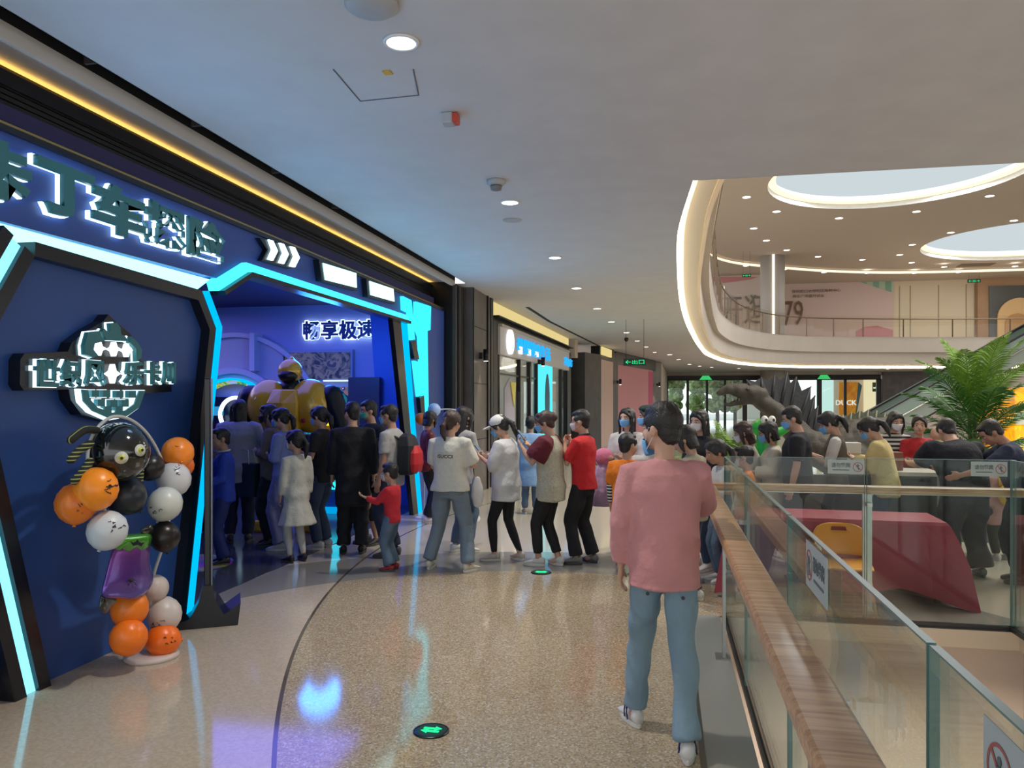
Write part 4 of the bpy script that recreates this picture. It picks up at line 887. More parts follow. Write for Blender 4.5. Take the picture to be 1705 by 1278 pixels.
for k in range(8): a1 = k*.785+.3; m.tube([s0, s0+Vector((math.cos(a1)*.03, 0, math.sin(a1)*.025)), s0+Vector((math.cos(a1)*.045, 0, math.sin(a1)*.03-.015))], .0025, 4)
m.obj('spider_print', ink, bt)
m = MB(); s0 = W(229, 904, DBf(218)-.14)-bo+tov
m.prism([s0+Vector((x, 0, z)) for x, z in ((-.05, .01), (-.03, .0), (-.012, .008), (0, .022), (.012, .008), (.03, .0), (.05, .01), (.03, -.02), (0, -.012), (-.03, -.02))], (0, -.004, 0)).obj('bat_print', ink, bt)
# far balloons over the queue
for nm, c, px, py, r_, lab in (('pale', (.45, .62, .95), 723, 682, 11, 'pale blue balloon floating above the queue'), ('orange', (.8, .22, .03), 701, 697, 10, 'small orange balloon beside the pale blue one'), ('navy', (.012, .015, .03), 778, 695, 11.5, 'dark navy balloon above the queue by the pillar')):
    cpos = W(px, py, 11.3); rr = r_/FPX*11.3; t = thing('balloon', lab, 'balloon', cpos, 0, 'balloons behind the queue')
    MB().lathe([(0, -rr*1.05), (rr*.5, -rr*.9), (rr*.9, -rr*.45), (rr, 0), (rr*.9, rr*.45), (rr*.5, rr*.9), (0, rr)], n=20).obj('skin', lmat('far'+nm, c), t, True); MB().lathe([(.006, -.03), (.012, -.045)], (0, 0, -rr), 8).obj('knot', lmat('far'+nm, c), t)
p0 = [W(x, y, 11.3) for x, y in ((706, 770), (706, 700), (725, 684), (750, 681), (772, 688), (782, 705), (784, 780))]
q0 = W(706, 700, 11.3); tt = thing('balloon_hoop', 'thin white hoop carrying small balloons behind the queue', 'balloon stand', (p0[0].x, p0[0].y, 0))
MB().tube([v-Vector((p0[0].x, p0[0].y, 0)) for v in catmull([Vector((p0[0].x, p0[0].y, .02))]+p0+[Vector((p0[-1].x, p0[-1].y, .02))], 5)], .012, 6).obj('hoop', wire, tt, True)
for v in (p0[0], p0[-1]): MB().lathe([(.14, 0), (.13, .03)], (v.x-p0[0].x, v.y-p0[0].y, 0), 20).obj('base', wire, tt)

# ============================================================= floor exit lights
for px, py, r_, lab, tx in ((718, 1217, .075, 'round green arrow floor light nearest the photographer', '⇆'), (901, 953, .085, 'round green arrow floor light by the queue', '⇆')):
    c = G(px, py); t = thing('floor_exit_light', lab, 'floor light', (c.x, c.y, 0))
    MB().lathe([(r_+.02, 0), (r_+.018, .006), (r_, .007)], n=32).obj('steel_ring', mat('ring_dark', (.03, .04, .04), .3, .8), t, True)
    MB().lathe([(r_, .0065), (r_, .0075)], n=32).obj('dark_disc', mat('disc_dark', (.005, .03, .015), .3), t)
    g_ = emis('arrow_green', (.02, .95, .3), 1.5)
    for s_ in (-1, 1):
        MB().prism([(s_*x*r_/.1, (y+.022*s_)*r_/.1, .0076) for x, y in ((-.06, -.012), (.02, -.012), (.02, -.032), (.07, .004), (.02, .036), (.02, .014), (-.06, .014))], (0, 0, .002)).obj('arrow', g_, t)

# ============================================================= glass railings round the opening
oak = mat('oak_rail', (.42, .235, .12), .32, coat=.15); nt, p = nodes(oak)
tc2 = nt.nodes.new('ShaderNodeTexCoord'); mp = nt.nodes.new('ShaderNodeMapping'); mp.inputs['Scale'].default_value = (26, 1.6, 26)
wv = nt.nodes.new('ShaderNodeTexNoise'); wv.inputs['Scale'].default_value = 2.2; wv.inputs['Detail'].default_value = 6; wv.inputs['Distortion'].default_value = .6
rp = nt.nodes.new('ShaderNodeValToRGB'); rp.color_ramp.elements[0].position = .35; rp.color_ramp.elements[0].color = (.36, .18, .085, 1); rp.color_ramp.elements[1].position = .62; rp.color_ramp.elements[1].color = (.60, .36, .19, 1)
nt.links.new(tc2.outputs['Object'], mp.inputs[0]); nt.links.new(mp.outputs[0], wv.inputs['Vector']); nt.links.new(wv.outputs[0], rp.inputs[0]); nt.links.new(rp.outputs[0], p.inputs['Base Color'])
oakx = oak.copy(); oakx.name = 'oak_rail_x'; [n for n in oakx.node_tree.nodes if n.type == 'MAPPING'][0].inputs['Scale'].default_value = (1.6, 26, 26)
gm = glassmat('rail_glass', (.90, .945, .92), .6); ge = mat('glass_edge', (.10, .20, .18), .3)
seal = mat('black_seal', (.015, .016, .016), .4)
ZR, ZG = 1.05, 1.275
def railing(name, label, p0, n_panels, length, rot, oakm, posts, side=1, extra=0):
    """local x = along the railing, local +y = walking side"""
    t = thing(name, label, 'railing', (p0[0], p0[1], 0), rot)
    for i in range(n_panels):
        a, b = i*length+.008, (i+1)*length-.008
        g_ = MB().bb((a, -.008, .03), (b, .008, ZG)).obj('glass_panel', gm, t)
        MB().bb((a, -.0085, ZG), (b, .0085, ZG+.004)).obj('glass_edge', ge, g_)
        for x_ in (a, b): MB().bb((x_-.002, -.0085, .03), (x_+.002, .0085, ZG)).obj('glass_edge', ge, g_)
    L_ = n_panels*length
    MB().bb((0, -.02, 0), (L_, .02, .03)).obj('base_channel', seal, t)
    MB().bb((0-extra, .075, ZR-.055), (L_+extra, .20, ZR)).obj('handrail', oakm, t, bevel=.012)
    MB().bb((0-extra, .10, ZR-.062), (L_+extra, .15, ZR-.055)).obj('rail_plate', steel, t)
    for x_ in posts:
        po = MB().bb((x_-.035, .075, 0), (x_+.035, .095, ZR-.06)).obj('post', steel, t)
        MB().bb((x_-.02, .0, .9), (x_+.02, .095, .93)).obj('bracket', steel, po); MB().bb((x_-.07, .06, 0), (x_+.07, .14, .012)).obj('foot_plate', steel, po)
    return t
GX = VX0+.04
# near: runs along +Y, walking side is -X ; local x axis -> +Y means rot 90deg, local y -> -X
near = railing('near_glass_railing', 'glass railing with broad oak handrail in the foreground right', (GX, -1.72), 5, 1.62, R(90), oak, [7.06, 3.9])
steel2 = mat('post_satin', (.36, .36, .34), .3, .7)
# far: runs along X, walking side +Y
far = railing('far_glass_railing', 'glass railing with oak handrail across the far side of the opening', (GX, 6.40), 2, 1.06, 0, oakx, [1.09], extra=.12)
rt = railing('side_glass_railing', 'glass railing turning back at the right edge of the photo', (VX1-.04, 6.40), 3, 1.4, R(-90), oak, [2.1])
# warning stickers
stk = mat('sticker_frost', (.38, .44, .42), .4); inkg = mat('sticker_ink', (.10, .13, .13), .5); inkr = mat('sticker_red', (.35, .10, .08), .5)
def sticker(loc, rotz, w_, h_, label, txt, sub=None, flip=1):
    t = thing('warning_sticker', label, 'sticker', loc, rotz)
    MB().box((0, 0, 0), (w_, .002, h_)).obj('sheet', stk, t)
    text('lettering', txt, inkg, t, MY((-w_*.14*flip, -.002, h_*.12)), w_*.52, h_*.34, .01, .001)
    MB().box((-w_*.14*flip, -.002, -h_*.22), (w_*.45, .001, h_*.06)).obj('small_print', inkg, t)
    rr = h_*.34; cx_ = w_*.32*flip; m = MB()
    A = [(cx_+rr*math.cos(k*.2617), -.002, rr*math.sin(k*.2617)) for k in range(25)]; B = [(cx_+rr*.86*math.cos(k*.2617), -.002, rr*.86*math.sin(k*.2617)) for k in range(25)]
    m.strip(A, B); m.prism([(cx_-rr*.7, -.002, rr*.62), (cx_-rr*.6, -.002, rr*.72), (cx_+rr*.7, -.002, -rr*.62), (cx_+rr*.6, -.002, -rr*.72)], (0, -.0005, 0)); m.obj('prohibition_ring', inkr, t)
    m = MB(); m.ell((cx_, -.0025, rr*.45), (rr*.16, .0006, rr*.16), nu=10, nv=6); m.tube([(cx_, -.0025, rr*.3), (cx_, -.0025, -rr*.1), (cx_+rr*.2, -.0025, -rr*.6)], rr*.1, 5); m.tube([(cx_-rr*.3, -.0025, 0), (cx_, -.0025, rr*.2), (cx_+rr*.35, -.0025, rr*.3)], rr*.07, 5); m.obj('figure', inkg, t)
    return t
c = FY(1409, 783, 6.38); sticker((c.x, 6.388, ZG-.065), 0, .27, .11, 'grey no climbing sticker on the far railing, left one', '请勿攀爬')
c = FY(1650, 790, 6.38); sticker((c.x-.01, 6.388, ZG-.065), 0, .25, .11, 'grey no climbing sticker on the far railing, right one', '请勿攀爬')
c = FX(1363, 955, GX-.012); sticker((GX-.012, 2.55, ZG-.09), R(-90), .34, .15, 'pale blue no climbing sticker on the middle panel of the near railing', '请勿攀爬', flip=-1)
sticker((GX-.012, 1.10, ZG-.085), R(-90), .32, .13, 'large no climbing sticker at the lower right corner', '请勿攀爬', flip=-1)
# floor edge strip beside the near railing
struct(MB().bb((.17, -3, 0), (.20, 6.3, .004)).obj('trim_13', mat('steel_line', (.12, .13, .12), .3, .7)))
struct(MB().bb((.20, -3, 0), (VX0, 6.36, .003)).obj('trim_14', mat('edge_stone', (.30, .30, .26), .18)))

# ============================================================= table, chair
c = Vector((1.50, 7.42, 0))
tb = thing('draped_table', 'long table under a dark red tablecloth reaching the floor, behind the far railing', 'table', c, R(-3))
TW, TD, TZ = .86, .30, .69
for x_, y_ in ((-.8, -.25), (.8, -.25), (-.8, .25), (.8, .25)): MB().bb((x_-.02, y_-.02, 0), (x_+.02, y_+.02, TZ)).obj('leg', metal_dark, tb)
MB().bb((-TW, -TD, TZ-.03), (TW, TD, TZ)).obj('tabletop', mat('table_grey', (.3, .3, .3), .5), tb)
cloth = mat('red_cloth', (.34, .028, .055), .55, noise=.12, nscale=4, bump=.3, bscale=12)
rings = []; N = 72
def per(k, gx, gy):
    t_ = k/N*4; s_ = int(t_); f_ = t_-s_
    return [(-gx+2*gx*f_, -gy), (gx, -gy+2*gy*f_), (gx-2*gx*f_, gy), (-gx, gy-2*gy*f_)][s_]
for z, g_, am in ((TZ+.006, .0, 0), (TZ-.02, .018, 0), (.55, .035, .012), (.35, .05, .022), (.13, .06, .03)):
    ring_ = []
    for k in range(N):
        x_, y_ = per(k, TW+g_, TD+g_); o_ = am*math.sin(k*.9+math.sin(k*.3)*2); cor = max(0, 1-min(abs((k % (N//4))), abs(N//4-(k % (N//4))))/2.5)
        x_ += (o_*.7+cor*(TZ-z)*.22)*(1 if x_ > 0 else -1); y_ += (o_+cor*(TZ-z)*.20)*(1 if y_ > 0 else -1)
        ring_.append(Vector((x_, y_, z-(.05*abs(math.sin(k*.45)) if z < .2 else 0)-(.10*cor if z < .2 else 0))))
    rings.append(ring_)
m = MB(); m.loft(rings, cap=False); m.add(rings[0], [tuple(range(N))])
cl_ = m.obj('tablecloth', cloth, None); cl_.location = tb.location; cl_.rotation_euler = tb.rotation_euler; tag(cl_, 'dark red tablecloth draped over the long table with a hanging corner', 'tablecloth')
yl = mat('chair_yellow', (.80, .32, .015), .35); yf = mat('chair_frame', (.75, .36, .06), .35)
cc_ = W(1392, 940, 6.75); ch = thing('yellow_chair', 'yellow plastic chair with a slot in its backrest standing before the red table', 'chair', (1.46, 6.80, 0), R(176)); ch.scale = (1, 1, .82)
# chair faces +Y (back towards the camera)
rings = []
for i in range(9):
    z = .50+.32*i/8; w_ = .215-.012*max(0, i-5)**1.5+(-.03 if i == 0 else 0); bend = -.23-.05*(i/8)
    rings.append((z, w_, bend))
NX = 12; vs = []; fs = []
for j, (z, w_, b_) in enumerate(rings):
    for i in range(NX+1):
        u = -1+2*i/NX; zz = z-(.02*abs(u)**4 if j == 8 else 0); vs.append(Vector((u*w_, b_+.05*u*u, zz)))
for j in range(8):
    for i in range(NX):
        if j == 6 and 4 <= i <= 7: continue
        fs.append((j*(NX+1)+i, j*(NX+1)+i+1, (j+1)*(NX+1)+i+1, (j+1)*(NX+1)+i))
o = MB().add(vs, fs).obj('backrest', yl, ch, True); s_ = o.modifiers.new('s', 'SOLIDIFY'); s_.thickness = .012
vs = []; fs = []
for j in range(9):
    for i in range(9):
        u = -1+i/4; v = -1+j/4; vs.append(Vector((u*(.215-.01*v), v*.2, .455+.012*u*u+(.03*max(0, -v-.6)) - .02*max(0, v-.6)*1.5)))
for j in range(8):
    for i in range(8): fs.append((j*9+i, j*9+i+1, (j+1)*9+i+1, (j+1)*9+i))
o = MB().add(vs, fs).obj('seat', yl, ch, True); s_ = o.modifiers.new('s', 'SOLIDIFY'); s_.thickness = .014
for sx in (-1, 1):
    MB().tube([(sx*.19, -.18, .5), (sx*.18, -.21, .44), (sx*.225, -.27, .01)], .012, 8, round_ends=True).obj('leg', yf, ch, True)
    MB().tube([(sx*.17, .15, .44), (sx*.215, .22, .01)], .012, 8, round_ends=True).obj('leg', yf, ch, True)
    MB().tube([(sx*.19, -.2, .5), (sx*.2, -.255, .62)], .013, 8, round_ends=True).obj('back_strut', yf, ch, True)

# ============================================================= things behind the railing
def panelbox(name, label, cat, x0, y0, x1, y1, z1, m_, parts):
    t = thing(name, label, cat, ((x0+x1)/2, (y0+y1)/2, 0)); MB().bb((-(x1-x0)/2, -(y1-y0)/2, 0), ((x1-x0)/2, (y1-y0)/2, z1)).obj('body', m_, t, bevel=.01)
    return t
gp = mat('enclosure_grey', (.24, .22, .22), .5)
en = thing('enclosure_fence', 'low grey panelled fence with black posts in front of the dinosaur', 'fence', (1.9, 9.6, 0))
for k in range(5): MB().bb((-1.6+k*.9, -.02, .12), (-.78+k*.9, .02, .86)).obj('panel', gp, en)
for k in range(6): MB().bb((-1.66+k*.9, -.03, 0), (-1.60+k*.9, .03, .98)).obj('post', metal_dark, en)
# counter of the stall
st_ = thing('stall_counter', 'stall counter with black sides and a white top left of the man in black', 'counter', (2.38, 9.22, 0), R(-4))
MB().bb((-.5, -.25, 0), (.5, .25, .92)).obj('body', mat('counter_dark', (.05, .045, .045), .4), st_); MB().bb((-.54, -.29, .92), (.54, .29, .96)).obj('top', mat('counter_top', (.6, .55, .5), .3), st_)
for i, (x_, c_, h_) in enumerate(((-.6, (.7, .7, .68), .3), (-.3, (.5, .45, .4), .16), (.1, (.25, .1, .08), .2))):
    tt = thing('product_box', ['tall white carton on the stall counter', 'small beige carton on the stall counter', 'brown gift box on the stall counter'][i], 'box', (2.42+x_*.6, 9.18-.04*x_, .96), R(5*i))
    MB().bb((-.09, -.07, 0), (.09, .07, h_)).obj('carton', mat('carton%d' % i, c_, .6), tt, bevel=.004); MB().bb((-.092, -.072, h_*.55), (.092, .072, h_*.62)).obj('tape', mat('tape', (.55, .45, .3), .4), tt)
pot = mat('pot_dark', (.05, .05, .05), .4)
palmG = mat('palm_green', (.045, .17, .02), .45, noise=.4, nscale=6, sss=0); palmL = mat('palm_light', (.16, .30, .03), .45, noise=.3, nscale=6)
def frond(parent, base, az, elev, L_, droop, m_, nl=34, ll=.32, name='frond'):
    pts = []; p_ = Vector(base); e_ = elev; n = 12
    for i in range(n+1):
        pts.append(p_.copy()); p_ = p_+Vector((math.cos(az)*math.cos(e_), math.sin(az)*math.cos(e_), math.sin(e_)))*(L_/n); e_ -= droop/n*(.5+i/n)
    m = MB(); m.tube(pts, [.012*(1-.8*i/n)+.002 for i in range(n+1)], 5)
    for i in range(nl):
        t_ = .18+.82*i/nl; k = t_*n; a = int(k); f_ = k-a; q = pts[a].lerp(pts[min(a+1, n)], f_)
        tg = (pts[min(a+1, n)]-pts[max(a-1, 0)]).normalized(); sd = tg.cross(Vector((0, 0, 1))).normalized(); up_ = sd.cross(tg)
        l_ = ll*math.sin(math.pi*min(1, .15+t_*.86))**.7+.03
        for s_ in (-1, 1):
            d_ = (sd*s_*.8+tg*.75+up_*.12+Vector((random.uniform(-.1, .1), random.uniform(-.1, .1), random.uniform(-.12, .08)))).normalized()
            md = q+d_*l_*.5+Vector((0, 0, -.01)); tp = q+d_*l_+Vector((0, 0, -.09*l_/.3)); wd = tg*.013
            m.add([q-wd*.6, q+wd*.6, md+wd, tp, md-wd], [(0, 1, 2, 3, 4)])
    return m.obj(name, m_, parent)
pc_ = W(1625, 700, 11.0); pm = thing('potted_palm', 'tall bushy green palm in a pot behind the man in black', 'potted plant', (pc_.x, pc_.y, 0))
MB().lathe([(.22, 0), (.28, .5), (.30, .52), (.27, .5), (.26, .44)], n=28).obj('pot', pot, pm, True)
for k in range(4): MB().tube([(random.uniform(-.06, .06), random.uniform(-.06, .06), .4), (random.uniform(-.12, .12), random.uniform(-.1, .1), 1.5)], [.03, .02], 8).obj('stem', mat('palm_stem', (.08, .09, .03), .7), pm)
for k in range(34):
    el_ = 1.45-(k/34)*1.15+random.uniform(-.08, .08); z0 = 1.62-(k/34)*.85
    frond(pm, (random.uniform(-.06, .06), random.uniform(-.06, .06), z0), k*2.4, el_, random.uniform(1.0, 1.3), random.uniform(.5, 1.0), palmL if k < 11 else palmG, 34, .34)
pc2 = W(1225, 740, 11.8); pm2 = thing('potted_fern', 'bright green feathery potted palm left of the green mascot figure', 'potted plant', (pc2.x, pc2.y, 0))
MB().lathe([(.16, 0), (.20, .38), (.22, .40), (.19, .38)], n=24).obj('pot', pot, pm2, True)
for k in range(20): frond(pm2, (0, 0, .5), k*2.4, 1.4-(k/20)*.9, random.uniform(.95, 1.2), random.uniform(.5, 1), palmL, 26, .2)
for i, (px, py, d_, hh) in enumerate(((1519, 858, 7.75, .42), (1556, 905, 8.5, .4))):
    q = W(px, py, d_); t = thing('potted_plant', ['small leafy plant beside the stall counter', 'low leafy plant behind the red table corner'][i], 'potted plant', (q.x, q.y, 0))
    MB().lathe([(.10, 0), (.13, .2), (.11, .2)], n=20).obj('pot', pot, t, True)
    for k in range(12): frond(t, (0, 0, .2), k*2.4, 1.3-(k/12)*.7, hh, .8, palmG, 14, .14)
# plain green cartoon reptile figure
q = W(1278, 740, 10.4); gr = thing('green_reptile_figure', 'green cartoon reptile figure with round white eyes behind the queue', 'statue', (q.x, q.y, 0), TH)
gmt = mat('mascot_green', (.02, .38, .04), .4)
MB().tube([(0, 0, .1), (.02, 0, .6), (.02, 0, 1.0), (-.02, 0, 1.25)], [.2, .24, .17, .13], 16, round_ends=True).obj('body', gmt, gr, True)
MB().ell((-.05, 0, 1.36), (.17, .14, .12), nu=20, nv=12).tube([(-.05, -.02, 1.34), (.14, -.05, 1.30), (.24, -.06, 1.36)], [.10, .07, .05], 12, round_ends=True).obj('head', gmt, gr, True)
for sx, px_ in ((-.07, 0), (.03, 0)):
    e = MB().ell((sx, -.09, 1.47), (.05, .045, .06)).obj('eye', mat('mascot_eye', (.75, .75, .7), .3), gr, True); MB().ell((sx+.01, -.132, 1.47), (.018, .012, .022)).obj('pupil', ink, e, True)
for sx in (-1, 1): MB().tube([(sx*.15, 0, 1.05), (sx*.28, -.1, .9), (sx*.3, -.2, 1.0)], [.05, .045, .05], 10, round_ends=True).obj('arm', gmt, gr, True)
for sx in (-1, 1): MB().tube([(sx*.1, -.02, .3), (sx*.12, -.03, .06), (sx*.12, -.16, .05)], [.09, .07, .06], 10, round_ends=True).obj('leg', gmt, gr, True)
# ============================================================= dinosaur
DD = 14.0
q0 = W(1400, 668, DD); dn = thing('dinosaur_statue', 'large grey brown dinosaur statue with a dark spiny neck sail', 'statue', (q0.x, q0.y, 0), TH)
Mi = Matrix.Rotation(-TH, 4, 'Z')
def D(px, py, dy=0):
    v = W(px, py, DD)-Vector((q0.x, q0.y, 0)); v = Mi @ v; return Vector((v.x, dy, v.z))
dsk_ = mat('dino_skin', (.065, .056, .042), .7, noise=.45, nscale=5, bump=.9, bscale=25); dsl = mat('dino_sail', (.016, .017, .020), .6, noise=.3, nscale=4, bump=.5, bscale=18); dri = mat('dino_ridge', (.07, .08, .05), .6, noise=.3, nscale=6, bump=.4)
body = MB()
body.tube([D(1650, 790), D(1600, 765), D(1540, 745), D(1480, 735), D(1420, 740), D(1375, 752), D(1340, 736), D(1308, 700), D(1278, 674), D(1252, 658)], [.10, .22, .42, .58, .60, .50, .34, .25, .20, .17], 24, .8, side=(0, 1, 0), round_ends=True)
body.tube([D(1262, 656), D(1235, 650), D(1212, 647), D(1197, 654)], [.20, .17, .12, .07], 16, .8, side=(0, 1, 0), round_ends=True)
body.tube([D(1255, 664), D(1235, 668), D(1215, 674), D(1206, 672)], [.13, .08, .055, .04], 14, .9, side=(0, 1, 0), round_ends=True)
for px, dy, pz in ((1400, -.45, 1), (1400, .45, 1), (1520, -.42, 1), (1520, .42, 1)):
    a = D(px, 770, dy); body.tube([a+Vector((0, 0, .1)), Vector((a.x+.12, dy*1.15, .38)), Vector((a.x-.02, dy*1.2, .12)), Vector((a.x-.14, dy*1.2, .07))], [.32, .2, .13, .12], 14, round_ends=True)
BAKE = []
def remesh_later(mb, name, m_, parent, vox, smooth=2, noise_=None):
    o = mb.obj(name, m_, parent, True); r_ = o.modifiers.new('r', 'REMESH'); r_.mode = 'VOXEL'; r_.voxel_size = vox; r_.use_smooth_shade = True
    if smooth: s_ = o.modifiers.new('s', 'SMOOTH'); s_.factor = .6; s_.iterations = smooth
    BAKE.append((o, noise_)); return o
remesh_later(body, 'body', dsk_, dn, .035, 2, (.012, 9))
def sail(basep, outp, nm, m_, ribm, rr=.025):
    vs = []; fs = []; n = len(basep)
    for a, b in zip(basep, outp): vs += [a+Vector((0, -.03, 0)), b+Vector((0, -.006, 0)), a+Vector((0, .03, 0)), b+Vector((0, .006, 0))]
    mids = []
    for i in range(n-1):
        mid = outp[i].lerp(outp[i+1], .55); bm2 = basep[i].lerp(basep[i+1], .5); mid = mid.lerp(bm2, .22); k = len(vs)
        vs += [mid+Vector((0, -.006, 0)), mid+Vector((0, .006, 0))]; a = 4*i; b = 4*(i+1)
        fs += [(a, b, b+1, k, a+1), (a+2, a+3, k+1, b+3, b+2), (a+1, k, k+1, a+3), (k, b+1, b+3, k+1)]
    o = MB().add(vs, fs).obj(nm, m_, dn)
    for a, b in zip(basep, outp): c_ = (a+b)/2; MB().tube([a, c_+Vector((0, -.02, 0)), b], [rr*1.5, rr, rr*.4], 6).obj('spine', ribm, o, True)
    return o
base1 = [D(x, y, -.08) for x, y in ((1250, 648), (1266, 657), (1282, 668), (1296, 680), (1310, 694), (1324, 710), (1336, 724), (1348, 736), (1360, 744))]
out1 = [D(x, y) for x, y in ((1243, 632), (1268, 628), (1290, 624), (1311, 619), (1326, 627), (1350, 643), (1357, 658), (1362, 675), (1366, 700))]
sail(base1, out1, 'neck_sail', dsl, dsl, .03)
xs = list(range(1385, 1570, 14)); 
base2 = [D(x, 712+max(0, (x-1480))*.36-3*math.sin((x-1385)/30)) for x in xs]; out2 = [D(x+5, 681+abs(x-1440)**1.5*.035+max(0, x-1500)*.12) for x in xs]
sail(base2, out2, 'back_ridge', dri, mat('dino_bone', (.22, .20, .13), .6), .022)
MB().ell(D(1240, 648, -.17), (.03, .02, .025)).obj('eye', mat('dino_eye', (.02, .015, .01), .15), dn, True)
tm = mat('dino_teeth', (.35, .33, .26), .4)
for k in range(7):
    t0 = D(1204+k*5, 660+k*.6); MB().tube([t0+Vector((0, -.06, 0)), t0+Vector((0, -.06, -.05))], [.012, .002], 5).obj('tooth', tm, dn)
# ============================================================= escalator behind
ED = 36.0
e0 = W(1425, 700, ED); es_ = thing('escalator', 'long escalator with glass sides rising to the right in the background', 'escalator', (e0.x, e0.y, 0), TH)
def E_(px, py): v = Mi @ (W(px, py, ED)-Vector((e0.x, e0.y, 0))); return v
beg = mat('esc_beige', (.46, .37, .32), .6); eg = mat('esc_green', (.28, .32, .27), .4)
a, b = E_(1440, 722), E_(1860, 500)
slope = [E_(1432, 720), E_(1860, 478), E_(1860, 505), E_(1480, 723)]
MB().prism([p_+Vector((0, -.7, 0)) for p_ in (E_(1480, 722), E_(1860, 515), E_(1860, 790), E_(1480, 728))], (0, .2, 0)).obj('underside_wall', beg, es_)
for y_, nm in ((-.75, 'balustrade'), (.75, 'balustrade')):
    up_ = [E_(1418, 701), E_(1445, 693), E_(1705, 549), E_(1860, 464)]; lo_ = [E_(1418, 716), E_(1450, 712), E_(1705, 571), E_(1860, 486)]
    MB().prism([p_+Vector((0, y_, 0)) for p_ in up_+lo_[::-1]], (0, .02, 0)).obj('glass_side', mat('esc_glass', (.20, .27, .22), .12), es_)
    MB().tube([p_+Vector((0, y_, .03)) for p_ in up_], .06, 8).obj('handrail', mat('esc_rubber', (.03, .03, .03), .4), es_, True)
    MB().tube([p_+Vector((0, y_-.03, -.02)) for p_ in lo_], .05, 6).obj('steel_edge', mat('esc_steel', (.50, .50, .42), .25, .8), es_, True)
    MB().prism([p_+Vector((0, y_-.02, 0)) for p_ in lo_+[E_(1860, 512), E_(1705, 592), E_(1475, 722)]], (0, .05, 0)).obj('side_panel', eg, es_)
m = MB()
for k in range(34): p_ = E_(1450, 714).lerp(E_(1860, 492), k/34); m.box(p_+Vector((0, 0, -.1)), (.42, 1.4, .24))
m.obj('steps', metal_dark, es_)['kind'] = 'stuff'
# ground floor right: kiosk with yellow light, shop pier
ky = W(1690, 690, 21); kk = thing('yellow_kiosk', 'bright yellow and orange lit kiosk at the right edge', 'kiosk', (ky.x, ky.y, 0), TH)
MB().bb((-.2, -.3, 0), (1.2, .3, 2.1)).obj('body', multi('kiosk_print', [(.95, .55, .01), (.9, .42, .01), (.8, .3, .02)], 1.0, .35), kk, bevel=.02)
MB().lathe([(.45, 0), (.45, .1)], (.5, -.3, 2.05), 28, 'y').obj('sun_disc', emis('kiosk_sun', (1, .75, .02), 1.2), kk); MB().bb((-.2, -.34, 1.1), (1.0, -.3, 1.45)).obj('white_band', mat('kiosk_w', (.6, .6, .5), .5), kk)
MB().bb((-.85, -.1, 0), (-.40, .3, 1.9)).obj('orange_panel', mat('kiosk_orange', (.7, .22, .03), .5, emit=(.8, .3, .04), es=.4), kk)
# cream far-right ground wall so the hall is closed
# ============================================================= people
SKIN = {'a': mat('skin_a', (.52, .30, .20), .5, sss=.08), 'b': mat('skin_b', (.42, .22, .14), .5, sss=.08), 'c': mat('skin_c', (.60, .37, .27), .5, sss=.08)}
hair_m = mat('hair_black', (.012, .010, .009), .42, bump=.5, bscale=120); hair_b = mat('hair_brown', (.045, .02, .014), .42, bump=.5, bscale=120)
eye_m = mat('eye_dark', (.012, .008, .006), .15); eye_w = mat('eye_white', (.55, .52, .48), .3); lip_m = mat('lips', (.36, .11, .09), .5)
mask_b = mat('mask_blue', (.16, .42, .72), .7); mask_w = mat('mask_white', (.62, .62, .64), .7); mask_g = mat('mask_green', (.08, .48, .42), .7); mask_k = mat('mask_black', (.012, .012, .014), .7)
def clothm(k, c, b=.25): return mat('cloth_'+k, c, .85, noise=.12, nscale=5, bump=.75, bscale=7.5, bdist=.035)
V = Vector
def bez(a, b, c, n=5):
    a, b, c = V(a), V(b), V(c); return [a*(1-t)**2+b*2*t*(1-t)+c*t*t for t in [i/n for i in range(n+1)]]
def hand(mb, wr, d, pn, side, k, curl=.9, nu=7):
    """wr wrist, d finger direction, pn palm normal (fingers close to it), side = towards the thumb"""
    d = V(d).normalized(); pn = V(pn); pn = (pn-d*pn.dot(d)).normalized(); s = d.cross(pn).normalized()
    if s.dot(V(side)) < 0: s = -s
    M3 = Matrix((s, d, pn)).transposed()
    mb.ell(wr+d*.045*k, (.040*k, .055*k, .016*k), M3, 12, 8)
    mb.tube([wr-d*.02*k, wr+d*.03*k], [.024*k, .030*k], 10, .6, side=s, round_ends=True)
    for i, (o, L_, r_) in enumerate(((.029, .072, .0088), (.010, .080, .0092), (-.010, .074, .0088), (-.028, .058, .0078))):
        p = wr+d*.080*k+s*o*k; pts = [p-d*.02*k]; a = .25*curl
        dd = d.copy()
        for j, f in enumerate((.42, .32, .26)):
            pts.append(pts[-1]+(d*math.cos(a)+pn*math.sin(a)+s*o*.8)*(L_*f*k+(.02*k if j == 0 else 0))); a += .75*curl
        mb.tube(pts, [r_*k, r_*k, r_*.95*k, r_*.8*k], nu, round_ends=True)
    b = wr+d*.015*k+s*.022*k
    mb.tube([b, b+(s*.75+d*.6+pn*.25)*.040*k, b+(s*.75+d*.6+pn*.25)*.040*k+(d*.9+s*.25+pn*.35*curl)*.032*k, b+(s*.75+d*.6+pn*.25)*.040*k+(d*.85+s*.05+pn*.6*curl)*.055*k], [.014*k, .0115*k, .0105*k, .009*k], nu, round_ends=True)

